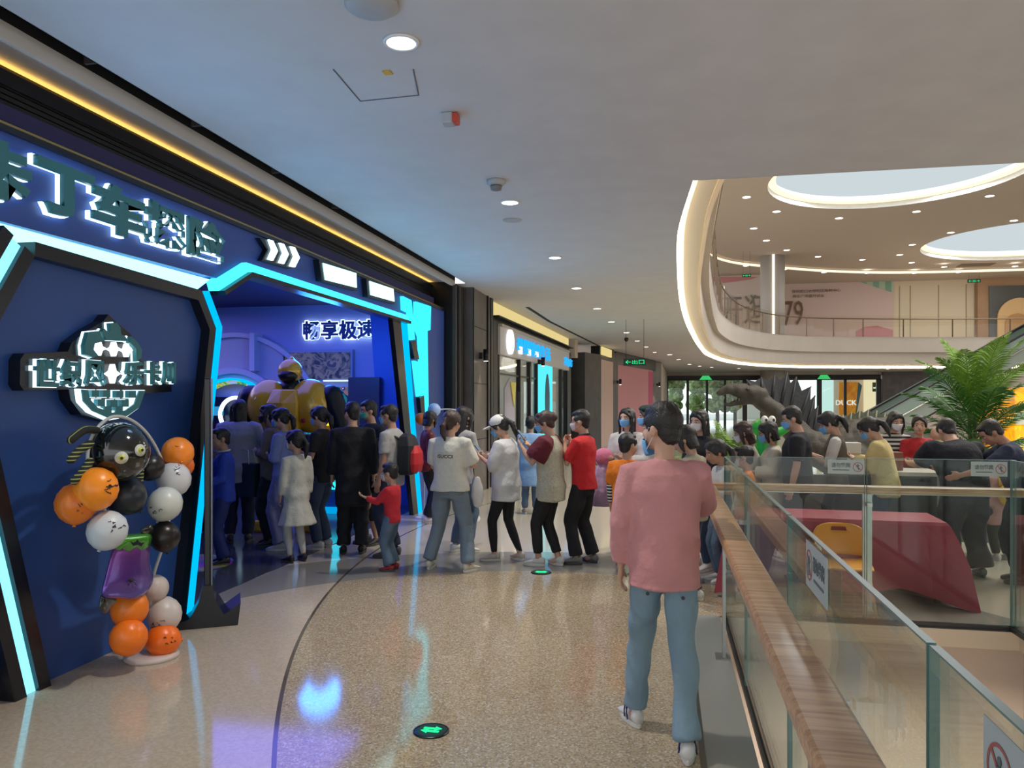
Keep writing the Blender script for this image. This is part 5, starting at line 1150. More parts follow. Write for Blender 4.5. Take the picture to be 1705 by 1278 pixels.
ARM = {'down': ((.14, .02, -1), (.06, .22, -1)), 'back': ((.18, -.25, -1), (.05, .05, -1)), 'bent': ((.16, .12, -1), (-.25, .95, .05)),
 'phone': ((.12, .28, -1), (-.42, .85, .42)), 'phone_up': ((.12, .55, -.85), (-.30, .65, .80)), 'chin': ((.05, .45, -.9), (-.45, .30, .95)),
 'fold': ((.18, .15, -1), (-.95, .5, .12)), 'reach': ((.25, .75, -.7), (.0, 1, -.35)), 'pocket': ((.2, -.12, -1), (-.12, .3, -.9)), 'mouth': ((.10, .5, -.8), (-.35, .25, 1)), 'carry': ((.16, .1, -1), (.02, .9, -.25))}
SHOE_CACHE = {}
def shoe_meshes(style, c, sc_):
    key = (style, c, sc_)
    if key in SHOE_CACHE: return SHOE_CACHE[key]
    up = MB(); n = 14; rings = []
    prof = [(-.075, .026, .052, .075), (-.06, .036, .055, .085), (-.02, .039, .055, .092), (.03, .040, .048, .075), (.08, .044, .040, .052), (.13, .046, .034, .036), (.165, .038, .030, .024), (.182, .020, .026, .014)]
    for y, w_, zc, h_ in prof:
        rings.append([V((w_*math.cos(t), y, max(.022, .022+h_*(.5+.5*math.sin(t))))) for t in [2*math.pi*j/n for j in range(n)]])
    up.loft(rings)
    so = MB(); rings = []
    for z, g_ in ((0, .94), (.006, 1.0), (.024, 1.02), (.032, .98)):
        ring_ = []
        for j in range(26):
            t = 2*math.pi*j/26; y = .055+.132*math.sin(t); w_ = .046 if y > .05 else .039
            ring_.append(V((w_*g_*math.cos(t)*(1-.25*max(0, (abs(math.sin(t))-.8))), .055+.134*g_*math.sin(t), z)))
        rings.append(ring_)
    so.loft(rings)
    a = up.mesh('shoe', mat('shoe_'+style+str(c), c, .55, bump=.15), True); b = so.mesh('sole', mat('sole_'+style, (.62, .60, .55) if style != 'dark' else (.06, .055, .05), .6))
    for me in (a, b): me.transform(Matrix.Scale(sc_, 4))
    SHOE_CACHE[key] = (a, b); return a, b

def person(label, loc, h=1.64, face=90, hs=1.0, sex='f', look=(0, 0), lean=0, arms=('down', 'down'), feet=((-.10, .0), (.10, .0)), ftoe=(8, -8), lift=(0, 0),
           top=dict(), bottom=dict(), hair=('short', None), mask=None, shoes=('sneaker', (.6, .58, .54)), skin='a', vox=.0125, open_face=True, cvox=.017, wid=1.0, group=None, mask_low=False, knees=None):
    name = 'person'
    P = thing(name, label, 'person', (loc[0], loc[1], 0), R(face), group)
    kb = (h-.235*hs)/(1.70-.235); W_ = wid*kb; fem = sex == 'f'
    hipz, sz = .88*kb, 1.395*kb
    la = R(lean)
    def T(p):                                    # lean of everything above the hips
        p = V(p); z = p.z-.92*kb
        if z <= 0: return p
        t = min(1, z/(.25*kb)); a = la*t
        return V((p.x, p.y*math.cos(a)+z*math.sin(a), .92*kb+z*math.cos(a)-p.y*math.sin(a)))
    def ringz(z, rx, ry, dy=0, n=20):
        return [T((rx*math.cos(2*math.pi*j/n), ry*math.sin(2*math.pi*j/n)+dy, z)) for j in range(n)]
    # torso profile (z, rx, ry, dy)
    if fem: TP = [(.80, .150, .105, -.01), (.90, .160, .112, -.012), (.98, .140, .10, -.005), (1.07, .120, .085, 0), (1.18, .135, .098, .008), (1.28, .150, .108, .012), (1.36, .155, .088, 0), (1.41, .120, .068, -.005), (1.44, .062, .056, -.004)]
    else: TP = [(.80, .145, .105, -.01), (.90, .152, .108, -.008), (.98, .145, .102, 0), (1.07, .145, .10, .003), (1.18, .158, .108, .005), (1.28, .172, .113, .004), (1.36, .175, .096, -.004), (1.41, .135, .074, -.008), (1.44, .068, .060, -.006)]
    TP = [(z*kb, rx*W_, ry*W_, dy*kb) for z, rx, ry, dy in TP]
    sw = (.158 if fem else .180)*W_
    # legs
    L_leg = []
    for i, s in enumerate((-1, 1)):
        fx, fy = feet[i]; ank = V((fx*kb, fy*kb-.0, .085*kb+lift[i])); hip = V((s*.085*W_, 0, .86*kb))
        mid = hip.lerp(ank, .5); dist = (hip-ank).length; full = .80*kb
        bend = math.sqrt(max(0, (full/2)**2-(dist/2)**2))*.9 if dist < full else .01
        kn = mid+V((0, min(bend+.012, .2), 0))
        if knees and knees[i]: kn = V(knees[i])*kb
        L_leg.append((hip, kn, ank))
    # arms
    A = []
    for i, s in enumerate((-1, 1)):
        a = arms[i]; ua, fa = ARM[a] if isinstance(a, str) else a
        sh_ = T((s*sw, 0, 1.375*kb))
        ua = V((ua[0]*s, ua[1], ua[2])).normalized(); fa = V((fa[0]*s, fa[1], fa[2])).normalized()
        el_ = sh_+ua*.275*kb; wr = el_+fa*.235*kb; A.append((sh_, el_, wr, ua, fa))
    # ---- skin body, one continuous mesh
    b = MB()
    b.loft([ringz(z-(.012 if z > 1.3*kb and z < 1.43*kb else 0), rx*.80, ry*.80, dy) for z, rx, ry, dy in TP])
    hp_ = V((0, .012*kb, 1.47*kb)); pivot = T(hp_)+V((0, 0, 0))
    yaw, pit = R(look[0]), R(look[1])
    Mh = Matrix.Translation(pivot) @ Matrix.Rotation(yaw, 4, 'Z') @ Matrix.Rotation(-pit-la*.3, 4, 'X') @ Matrix.Translation((0, .02*hs, .115*hs)) @ Matrix.Scale(hs, 4)
    R3 = Mh.to_3x3()
    def Hp(x, y, z): return Mh @ V((x, y, z))
    def hell(mb, c, r, rot=None, nu=16, nv=11): return mb.ell(Hp(*c), r, R3 @ rot if rot is not None else R3, nu, nv)
    b.tube([T((0, -.012*kb, 1.37*kb)), T((0, -.006*kb, 1.44*kb)), Hp(0, -.022, -.06)], [.066*W_, .054*(W_ if not fem else W_*.9), .050*hs], 14, round_ends=True)
    hell(b, (0, -.018, .030), (.0745, .092, .086)); hell(b, (0, .018, -.030), (.060, .070, .080)); hell(b, (0, .046, -.078), (.032, .036, .030)); hell(b, (0, .05, .03), (.056, .036, .05))
    for s in (-1, 1):
        hell(b, (s*.037, .045, -.035), (.026, .03, .032)); hell(b, (s*.077, -.012, -.012), (.011, .019, .031))
    b.tube([Hp(0, .078, .012), Hp(0, .094, -.012), Hp(0, .102, -.030)], [.009*hs, .012*hs, .016*hs], 8, round_ends=True)
    hell(b, (0, .086, -.060), (.022, .010, .010))
    for i, s in enumerate((-1, 1)):
        sh_, el_, wr, ua, fa = A[i]
        b.tube([sh_+V((0, 0, -.012)), sh_.lerp(el_, .5), el_, el_.lerp(wr, .4), wr], [.038*W_, .040*W_, .036*W_, .035*W_, .024*W_], 12, round_ends=True)
        inner = V((-s, 0, 0)); upish = fa.z > -.3
        pn = V((-s*.6, 0, 1)).cross(fa) if False else (V((-s*.4, -.6, .7)) if upish else inner)
        sd = inner if upish else V((0, 1, 0))
        hand(b, wr, fa if not upish else (fa+V((-s*.1, 0, .05))), pn, sd, kb*(1.0 if not fem else .93), 1.1 if upish else .6)
        hip, kn, ank = L_leg[i]
        b.tube([hip, hip.lerp(kn, .5), kn, kn.lerp(ank, .35), ank], [.078*W_, .068*W_, .050*W_, .050*W_, .032*W_], 12, round_ends=True)
        b.tube([ank+V((0, -.02, -.02)), ank+V((0, .07*kb, -.045*kb))], [.034*kb, .028*kb], 8, round_ends=True)
    remesh_later(b, 'body', SKIN[skin], P, vox, 1)
    # ---- face
    if open_face:
        for s in (-1, 1):
            e = MB(); hell(e, (s*.030, .0765, .002), (.0145, .008, .006), nu=10, nv=6); eo = e.obj('eye', eye_w, P, True)
            e = MB(); hell(e, (s*.030, .0835, .002), (.0066, .003, .0058), nu=8, nv=6); e.obj('iris', eye_m, eo, True)
            e = MB(); e.tube([Hp(s*.016, .084, .020), Hp(s*.032, .083, .026), Hp(s*.048, .072, .019)], .0032*hs, 5, round_ends=True).obj('eyebrow', hair_m, P, True)
        if mask is None or mask_low:
            e = MB(); e.tube([Hp(-.022, .085, -.058), Hp(0, .094, -.057), Hp(.022, .085, -.058)], [.0045*hs, .0075*hs, .0045*hs], 8, .7, round_ends=True).obj('mouth', lip_m, P, True)
    # ---- mask
    if mask:
        dz = -.045 if mask_low else 0
        vs = []; fs = []; NA, NZ = 12, 6
        for j in range(NZ+1):
            z = -.008-.086*j/NZ
            for i in range(NA+1):
                f = R(-68+136*i/NA); bump_ = .016*math.exp(-(f/.35)**2)*math.exp(-((z+.03)/.03)**2)
                taper = 1-.28*(j/NZ)**2; rr_ = .0
                vs.append(Hp(math.sin(f)*.073*taper, .010+math.cos(f)*(.090 if j < NZ else .082)*(1-.06*(j/NZ)**2)+bump_, z+dz-.006*abs(math.sin(f))*(j == 0)+(.016*abs(math.sin(f))**2*(j/NZ))))
        for j in range(NZ):
            for i in range(NA): fs.append((j*(NA+1)+i, (j+1)*(NA+1)+i, (j+1)*(NA+1)+i+1, j*(NA+1)+i+1))
        mo = MB().add(vs, fs).obj('face_mask', mask, P, True); s_ = mo.modifiers.new('s', 'SOLIDIFY'); s_.thickness = .003; s_.offset = 1
        for s in (-1, 1): MB().tube([Hp(s*.070, .04, -.012+dz), Hp(s*.083, .01, .008), Hp(s*.084, -.022, 0), Hp(s*.08, -.02, -.03), Hp(s*.066, .035, -.055+dz)], .0016, 4).obj('ear_loop', mask_w, mo)
    # ---- hair
    hk, hm = hair[0], hair[1] or hair_m
    if hk != 'bald':
        hb = MB()
        hell(hb, (0, -.028, .042), (.083, .093, .086), nu=22, nv=14); hell(hb, (0, -.052, -.005), (.070, .056, .066)); hell(hb, (0, .030, .088), (.062, .050, .030)); hell(hb, (0, -.062, -.045), (.055, .040, .035))
        if hk in ('short', 'crew'):
            for s in (-1, 1): hell(hb, (s*.066, .014, .035), (.015, .040, .035)); hell(hb, (s*.072, .022, .008), (.007, .012, .024))
            if hk == 'short': hell(hb, (.01, .055, .078), (.055, .032, .024)); hell(hb, (0, -.02, .085), (.075, .08, .055))
        else:
            for s in (-1, 1): hell(hb, (s*.070, -.002, .020), (.016, .050, .055)); hb.tube([Hp(0, .066, .085), Hp(s*.04, .072, .062), Hp(s*.070, .045, .02)], [.018*hs, .017*hs, .012*hs], 8, round_ends=True)
            if hk == 'pony': hell(hb, (0, -.115, .025), (.028, .028, .028)); hb.tube([Hp(0, -.12, .02), Hp(0, -.155, -.03), Hp(0, -.15, -.11), Hp(.01, -.13, -.18)], [.022*hs, .034*hs, .030*hs, .010*hs], 12, round_ends=True)
            if hk == 'bun': hell(hb, (0, -.11, .035), (.048, .042, .048))
            if hk in ('bob', 'long', 'wavy'):
                zl = {'bob': -.10, 'wavy': -.15, 'long': -.30}[hk]
                rings = []
                for j in range(6):
                    t = j/5; z = .03+(zl-.03)*t; rings.append([Hp((.088+.012*math.sin(t*6)*(hk == 'wavy')-.02*t*t)*math.cos(q*.3927), -.045-.015*t+(.062-.012*t)*math.sin(q*.3927), z) for q in range(16)])
                hb.loft(rings)
                for s in (-1, 1): hb.tube([Hp(s*.074, .02, .03), Hp(s*.082, .025, -.04), Hp(s*.078, .02, max(zl, -.24))], [.020*hs, .022*hs, .013*hs], 10, round_ends=True)
            if hk in ('bob', 'long', 'wavy') or hk == 'fringe': hell(hb, (0, .058, .058), (.052, .022, .028))
        if hk in ('cap', 'beret'): pass
        remesh_later(hb, 'hair', hm, P, max(.009, vox*.8), 1, (.0022, 55))
    if 'cap' in hair[2:]:
        cm = mat('cap_white', (.66, .66, .64), .7)
        c_ = MB(); hell(c_, (0, -.012, .050), (.092, .104, .082), nu=20, nv=12); co_ = c_.obj('cap', cm, P, True)
        c_ = MB(); rings = [[Hp(x*(.070-.012*abs(y-.1)*4), y, z+.006-.3*x*x*0) for x, z in ((-1, .034), (-.5, .046), (0, .05), (.5, .046), (1, .034), (1, .028), (.5, .040), (0, .044), (-.5, .040), (-1, .028))] for y in (.06, .10, .14, .165)]
        c_.loft(rings).obj('brim', cm, co_, True)
    if 'beret' in hair[2:]:
        c_ = MB(); hell(c_, (0, -.01, .095), (.098, .108, .045), nu=20, nv=10); c_.obj('cap', mat('beret_green', (.012, .035, .025), .7), P, True)
    if 'clip' in hair[2:]:
        c_ = MB(); hell(c_, (0, -.125, .06), (.02, .016, .04)); c_.obj('hair_clip', mat('clip', (.2, .15, .12), .3), P, True)
    if 'band' in hair[2:]:
        c_ = MB(); c_.tube([Hp(-.086, -.01, .02), Hp(-.06, -.01, .10), Hp(0, -.01, .132), Hp(.06, -.01, .10), Hp(.086, -.01, .02)], .008, 6).obj('hair_band', mat('hair_band', (.7, .7, .7), .4), P, True)
    # ---- top garment
    tm_ = top.get('m'); loose = top.get('loose', .022)*kb; hem = top.get('hem', .80)*kb; slv = top.get('sleeve', .45); flare = top.get('flare', 0)*kb
    prof = []
    for z, rx, ry, dy in TP:
        if z >= hem-.001:
            g_ = loose*(1 if z < 1.3*kb else .55 if z < 1.40*kb else .25)
            if z < 1.1*kb and top.get('boxy', True): rx = max(rx, TP[4][1]*.98); ry = max(ry, TP[4][2]*.98)
            prof.append((z, rx+g_, ry+g_, dy))
    z0 = prof[0]
    low = []
    if hem < z0[0]-.005:
        nst = max(1, int((z0[0]-hem)/(.08*kb)))
        for j in range(nst, 0, -1):
            t = j/nst; low.append((z0[0]-(z0[0]-hem)*t, z0[1]+flare*t+.004, z0[2]+flare*t+.01, z0[3]))
    prof = low+prof
    wav = top.get('pleat', 0)
    def cring(z, rx, ry, dy):
        out = []
        for j in range(28):
            a = 2*math.pi*j/28; w_ = 1+wav*math.sin(a*9)*max(0, (1.0*kb-z)/(.4*kb))
            out.append(T((rx*w_*math.cos(a), ry*w_*math.sin(a)+dy, z)))
        return out
    c = MB().loft([cring(*q) for q in prof])
    def sleeve(mb, f0, f1, extra, r_add, sides=(0, 1)):
        for i in sides:
            sh_, el_, wr, ua, fa = A[i]; inn = V((0, 0, 0))
            path = [sh_+V((-(-1, 1)[i]*.05*kb, 0, .0)), sh_, sh_.lerp(el_, .5), el_, el_.lerp(wr, .5), wr]; rad = [.050, .058, .052, .046, .042, .032]
            lens = [0]
            for a_, b_ in zip(path[1:], path[2:]): lens.append(lens[-1]+(b_-a_).length)
            tot = lens[-1]; P_ = [path[0]]; Q = [rad[0]*W_+r_add*.5]
            for k_ in range(len(lens)):
                t = lens[k_]/tot
                if t > f1+1e-4:
                    tp = lens[k_-1]/tot; f_ = (f1-tp)/(t-tp)
                    if f_ > .02: P_.append(path[k_].lerp(path[k_+1], f_)); Q.append((rad[k_]*(1-f_)+rad[k_+1]*f_)*W_+r_add)
                    break
                P_.append(path[k_+1]); Q.append(rad[k_+1]*W_+r_add*(1 if k_ else .6))
            mb.tube(P_, Q, 14)
    if tm_ is not None:
        if slv > 0 and not top.get('sleeve_m'): sleeve(c, 0, slv, 0, loose*.7)
        to = remesh_later(c, top.get('name', 'shirt'), tm_, P, cvox, 2, (.0065*kb, 10))
        if top.get('sleeve_m'):
            for i_ in (0, 1): s_ = MB(); sleeve(s_, 0, slv, 0, loose*.5 if not top.get('puff') else loose*1.6, (i_,)); remesh_later(s_, 'sleeve', top['sleeve_m'], P, cvox, 1)
        if top.get('inner_sleeve'):
            for i_ in (0, 1): s_ = MB(); sleeve(s_, 0, .97, 0, .004, (i_,)); remesh_later(s_, 'striped_sleeve', top['inner_sleeve'], P, cvox, 1)
        if top.get('collar'): MB().tube([T((.066*W_*math.cos(a*.5236), .060*W_*math.sin(a*.5236)-.004, (1.445+.012*math.sin(a*.5236)*-1)*kb)) for a in range(13)], .012*kb, 6, 1.6).obj('collar', top['collar'], P, True)
    # ---- bottom garment
    bm__ = bottom.get('m'); bl_ = bottom.get('loose', .012)*kb; blen = bottom.get('len', 1.0)
    if bm__ is not None:
        c = MB(); c.loft([ringz(z*kb, rx*W_+bl_*.6, ry*W_+bl_*.6, -.008) for z, rx, ry in ((.78, .135, .095), (.86, .148 if fem else .142, .103), (.91, .140 if fem else .136, .098), (.94, .11, .075))])
        for hip, kn, ank in L_leg:
            pts = [hip+V((0, 0, .04)), hip.lerp(kn, .45), kn, kn.lerp(ank, .5), ank+V((0, 0, .012))]
            rad = [.085, .080, .060, .054, bottom.get('cuff', .046)]
            if blen < 1: pts[-1] = kn.lerp(ank, blen)
            c.tube(pts, [r_*W_+bl_*(1 if j > 0 else .4) for j, r_ in enumerate(rad)], 16)
        remesh_later(c, bottom.get('name', 'trousers'), bm__, P, cvox, 2, (bottom.get('wr', .0085)*kb, 13))
    # ---- shoes
    a_, b_ = shoe_meshes(shoes[0], tuple(shoes[1]), round(.93*(kb**.9), 2))
    for i in range(2):
        hip, kn, ank = L_leg[i]; o = link('shoe', a_, P); o.location = (ank.x, ank.y, ank.z-.085*kb); o.rotation_euler = (-lift[i]*3, 0, R(ftoe[i])); link('sole', b_, o)
    return dict(o=P, A=A, H=Mh, T=T, kb=kb, W=W_)
def world(pr, v): return Matrix.Rotation(pr['o'].rotation_euler.z, 4, 'Z') @ V(v) + V(pr['o'].location)
def at(px, d): q = W(px, 700, d); return (q.x, q.y)

def phone(pr, side=1, label='dark phone held by the person', up=.05):
    A = pr['A']; i = 1 if side > 0 else 0; wr, fa = A[i][2], A[i][4]
    p_ = world(pr, wr+fa*.10+V((0, .01, .035))); t = thing('phone', label, 'phone', p_, pr['o'].rotation_euler.z)
    m4 = Matrix.Rotation(R(-40), 3, 'X')
    MB().box((0, 0, 0), (.07, .008, .14), m4).obj('case', mat('phone_black', (.015, .015, .02), .25), t, bevel=.003); MB().box(m4 @ V((0, -.005, 0)), (.063, .001, .13), m4).obj('screen', emis('phone_screen', (.35, .45, .55), .6), t)
    return t
# colours
blackc = clothm('black', (.012, .012, .014)); navyc = clothm('navy', (.02, .028, .06)); whitec = clothm('white', (.62, .60, .56)); creamc = clothm('cream', (.58, .54, .44)); greyT = clothm('greytee', (.38, .37, .36))
jean = clothm('jean', (.10, .15, .22)); jeand = clothm('jeand', (.035, .06, .11)); jeanl = clothm('jeanl', (.16, .21, .26)); redc = clothm('red', (.55, .015, .02)); wkn = mat('knit', (.52, .49, .38), .9, noise=.25, nscale=60, bump=.9, bscale=90)
pinkc = clothm('pink', (.56, .25, .255), .2); bjean = clothm('paleblue', (.19, .285, .36), .2)
PE = {}
# ---- foreground man
PE['pink'] = person('man in pink sweatshirt and pale blue jeans seen from behind, one hand on the handrail', at(1106, 3.92), 1.70, 3, 1.04, 'm', look=(48, 0), arms=('down', ((.16, .66, -.72), (.22, 1, -.08))),
    feet=((-.15, .16), (.10, -.22)), ftoe=(22, -4), lift=(0, 0), top=dict(m=pinkc, hem=.79, flare=.012, sleeve=.96, loose=.036, name='sweatshirt'), bottom=dict(m=bjean, loose=.010, cuff=.062, wr=.010), hair=('short', hair_m), mask=mask_b, mask_low=True, shoes=('white', (.62, .61, .60)), skin='a', vox=.0085, cvox=.012, wid=.93)
# ---- left group in the entrance (facing left unless said)
q = PE
q['stripes'] = person('person in grey striped shirt at the far left of the queue, behind the black stand', at(331, 9.6), 1.62, 60, top=dict(m=stripe('stripe_grey', (.20, .19, .22), (.08, .08, .10), 40), sleeve=.9), bottom=dict(m=blackc), hair=('bob', None), shoes=('dark', (.02, .02, .02)))
q['blueboy'] = person('boy in blue white-striped tracksuit eating beside the black stand', at(373, 8.15), 1.44, 120, .97, 'm', look=(20, 8), arms=('carry', 'mouth'), top=dict(m=clothm('track_blue', (.015, .045, .36)), hem=.80, sleeve=.95, loose=.03, name='jacket', collar=whitec), bottom=dict(m=clothm('track_navy', (.012, .022, .13)), loose=.025, cuff=.06), hair=('crew', None), shoes=('dark', (.02, .02, .03)), skin='b')
q['greywoman'] = person('black haired woman in a loose light grey top seen from behind in the queue', at(398, 9.4), 1.74, 25, look=(30, 0), top=dict(m=clothm('lightgrey', (.30, .31, .34)), hem=.72, sleeve=.6, loose=.045), bottom=dict(m=clothm('darkblue', (.01, .015, .04))), hair=('long', None), shoes=('dark', (.03, .03, .03)), wid=1.15)
q['khaki'] = person('woman in khaki sweater and black mask in the queue by the dark green tote bag', at(452, 9.2), 1.68, 110, look=(0, 5), arms=('fold', 'fold'), top=dict(m=clothm('khaki', (.16, .125, .085)), sleeve=.9, loose=.035), bottom=dict(m=blackc, loose=.02), hair=('bob', hair_m), mask=mask_k, shoes=('dark', (.02, .02, .02)))
q['lilac'] = person('woman in periwinkle shirt and blue mask behind the girl in white', at(473, 8.95), 1.64, 95, look=(0, 8), arms=('fold', 'fold'), top=dict(m=clothm('periwinkle', (.22, .27, .52)), sleeve=.8, loose=.03, hem=.74), bottom=dict(m=clothm('lilac', (.20, .20, .36)), loose=.03, cuff=.07), hair=('pony', None), mask=mask_b, shoes=('sneaker', (.5, .5, .5)))
q['girl'] = person('girl in a white long sleeved dress and white tights in the queue', at(494, 8.25), 1.41, 55, 1.0, look=(25, 0), top=dict(m=clothm('dress_white', (.56, .54, .47)), hem=.50, flare=.09, sleeve=.93, loose=.015, boxy=False, pleat=.05, name='dress'), bottom=dict(m=clothm('tights', (.55, .53, .48)), loose=.002, cuff=.034, name='tights', wr=.001), hair=('pony', None), mask=mask_w, shoes=('dark', (.015, .012, .012)))
q['blacktee'] = person('woman in black T-shirt and dark jeans with blue mask in front of the robot', at(537, 9.0), 1.66, 85, look=(0, 10), arms=('bent', 'bent'), top=dict(m=blackc, sleeve=.42, hem=.80), bottom=dict(m=jeand, loose=.02), hair=('pony', None), mask=mask_b, shoes=('sneaker', (.5, .5, .52)))
q['longcoat'] = person('person in all black clothes with cropped hair seen from behind', at(587, 8.7), 1.70, 20, sex='m', look=(35, 0), top=dict(m=clothm('black2', (.008, .008, .010)), hem=.55, sleeve=.95, loose=.035, name='coat'), bottom=dict(m=blackc, loose=.03), hair=('short', None), shoes=('dark', (.01, .01, .01)))
q['greenmask'] = person('person in dark robe with green mask beside the man with the backpack', at(618, 9.3), 1.72, 150, sex='m', look=(-20, 5), top=dict(m=clothm('robe', (.010, .012, .020)), hem=.30, sleeve=.93, loose=.03, flare=.03, name='robe'), bottom=dict(m=None), hair=('short', None), mask=mask_g, shoes=('dark', (.02, .02, .02)))
q['backpack'] = person('man in grey T-shirt wearing a red and black backpack', at(652, 8.55), 1.68, 88, sex='m', look=(0, 5), arms=('down', 'down'), top=dict(m=greyT, sleeve=.42), bottom=dict(m=navyc, loose=.025), hair=('crew', None), mask=mask_b, shoes=('dark', (.08, .08, .09)), skin='b')
q['redboy'] = person('little boy in red sweater, blue jeans and white mask', at(653, 7.85), 1.09, 85, .86, 'm', look=(0, 5), arms=(((.1, .5, -.6), (.2, .9, .35)), 'down'), top=dict(m=clothm('redsweat', (.55, .02, .035)), sleeve=.92, hem=.80, loose=.025), bottom=dict(m=jean, loose=.03, cuff=.07), hair=('crew', None), mask=mask_w, shoes=('dark', (.35, .02, .03)), vox=.011)
q['redplaid'] = person('woman in dark red patterned blouse farther back by the hall wall', at(712, 10.9), 1.58, 300, look=(30, 10), top=dict(m=multi('redprint', [(.12, .01, .012), (.22, .02, .02), (.06, .01, .015)], 30), sleeve=.9), bottom=dict(m=blackc), hair=('bob', None), shoes=('sneaker', (.6, .6, .6)))
q['whitetee'] = person('woman with ponytail in lettered cream T-shirt and blue jeans, seen from behind', at(750, 7.85), 1.62, 350, look=(-12, 0), arms=('carry', ((.25, .3, -.9), (-.5, .8, .1))), feet=((-.24, -.02), (.22, -.02)), ftoe=(12, -20), top=dict(m=clothm('cream_tee', (.60, .58, .50), .2), sleeve=.48, loose=.045, hem=.86), bottom=dict(m=jeanl, loose=.016, cuff=.055, wr=.010), hair=('pony', hair_b), shoes=('sneaker', (.55, .52, .42)), wid=1.08)
q['greybehind'] = person('long haired woman in grey T-shirt half hidden behind the cream T-shirt woman', at(768, 8.75), 1.66, 330, look=(0, 10), arms=('bent', 'bent'), top=dict(m=greyT, sleeve=.45), bottom=dict(m=jean), hair=('long', None), shoes=('sneaker', (.6, .6, .58)))
q['capwoman'] = person('woman in white cap and oversized white T-shirt looking down at her phone', at(842, 8.3), 1.58, 78, look=(5, 25), arms=('phone', 'phone'), feet=((-.06, .12), (.10, -.14)), ftoe=(20, -30), top=dict(m=clothm('white_tee', (.60, .60, .60), .2), sleeve=.55, loose=.06, hem=.72), bottom=dict(m=blackc, loose=.001, cuff=.034, wr=.001, name='leggings'), hair=('pony', None, 'cap'), mask=mask_b, shoes=('sneaker', (.50, .44, .36)), wid=1.0)
q['bluecoat'] = person('small person in pale blue raincoat seen from behind in the distance', at(883, 11.8), 1.48, 10, .95, top=dict(m=clothm('raincoat', (.22, .38, .62)), hem=.5, sleeve=.9, loose=.05, flare=.03, name='coat'), bottom=dict(m=jean), hair=('short', None), shoes=('sneaker', (.35, .3, .25)))
q['vest'] = person('woman in cream knit vest with maroon sleeves holding up a phone', at(916, 8.05), 1.62, 82, look=(8, 15), arms=('phone_up', 'phone_up'), feet=((-.05, .12), (.06, -.08)), ftoe=(0, -35), top=dict(m=wkn, hem=.72, sleeve=.42, loose=.045, sleeve_m=clothm('maroon', (.11, .008, .018)), puff=True, name='knit_vest'), bottom=dict(m=blackc, loose=.006, cuff=.045, len=.85, wr=.003), hair=('bun', hair_b, 'clip'), mask=mask_b, shoes=('sneaker', (.60, .58, .54)), wid=1.05)
q['redpolo'] = person('man in red polo shirt and black trousers touching his white mask', at(972, 8.15), 1.62, 72, sex='m', look=(10, 5), arms=('chin', 'chin'), feet=((-.08, .06), (.12, -.06)), ftoe=(15, -25), top=dict(m=redc, sleeve=.48, hem=.84, loose=.022, collar=mat('collar_dark', (.02, .02, .03), .8)), bottom=dict(m=blackc, loose=.02, cuff=.06), hair=('short', None), mask=mask_w, shoes=('dark', (.16, .16, .15)), wid=1.0)
q['longhair'] = person('long haired woman with blue mask facing the camera, holding a pink costume dress', at(1046, 8.75), 1.64, 165, look=(-15, 0), arms=('fold', 'bent'), top=dict(m=whitec, sleeve=.5, loose=.03), bottom=dict(m=jeand), hair=('long', None), mask=mask_b, skin='c')
q['orangeboy'] = person('boy in orange T-shirt with striped black and white sleeves seen from behind', at(1044, 7.6), 1.40, 345, .98, 'm', look=(-30, 0), top=dict(m=clothm('orange', (.80, .20, .01), .2), sleeve=.5, hem=.76, loose=.035, inner_sleeve=stripe('bw_stripe', (.65, .65, .62), (.01, .01, .01), 32, 'z', .5)), bottom=dict(m=blackc, loose=.015), hair=('crew', None), shoes=('dark', (.05, .05, .05)), feet=((-.09, 0), (.08, .12)))
q['beret'] = person('person in dark green beret and white top behind the man in pink', at(1083, 8.5), 1.66, 95, arms=('bent', 'bent'), top=dict(m=whitec, sleeve=.9, loose=.03), bottom=dict(m=blackc), hair=('bob', None, 'beret'), mask=mask_b)
q['faraway'] = person('masked person far down the walkway, smallest figure', at(1107, 22.5), 1.62, 180, sex='m', top=dict(m=blackc, sleeve=.9), bottom=dict(m=blackc), hair=('short', None), mask=mask_b, vox=.02, cvox=.025)
q['creamjacket'] = person('person in beige jacket right behind the shoulder of the man in pink', at(1152, 6.6), 1.52, 60, look=(20, 20), top=dict(m=clothm('beigej', (.36, .31, .22)), sleeve=.95, loose=.03), bottom=dict(m=jeand), hair=('bob', None), vox=.014)
q['blackshirt'] = person('woman in black blouse with white mask, right of the man in pink', at(1168, 7.9), 1.63, 130, look=(10, 5), arms=('bent', 'fold'), top=dict(m=blackc, sleeve=.6, loose=.03), bottom=dict(m=jeand), hair=('long', None), mask=mask_w, skin='c')
q['girlwhite'] = person('girl with ponytail in white shirt looking down, behind the railing corner', at(1202, 7.35), 1.36, 105, .98, look=(0, 18), arms=('bent', 'bent'), top=dict(m=whitec, sleeve=.9, loose=.025), bottom=dict(m=jean), hair=('pony', None), skin='b')
q['brownhair'] = person('woman with wavy brown hair and cream cardigan over white', at(1247, 8.5), 1.50, 85, look=(0, 18), arms=('bent', 'bent'), top=dict(m=creamc, sleeve=.95, loose=.045, hem=.7, name='cardigan'), bottom=dict(m=jeand), hair=('wavy', hair_b), mask=mask_w)
q['orangecollar'] = person('small boy with white mask and orange collar behind the railing', at(1243, 7.95), 1.26, 85, 1.0, 'm', look=(0, 5), top=dict(m=clothm('orange2', (.78, .22, .02)), sleeve=.9, loose=.03), bottom=dict(m=jeand), hair=('crew', None), mask=mask_w)
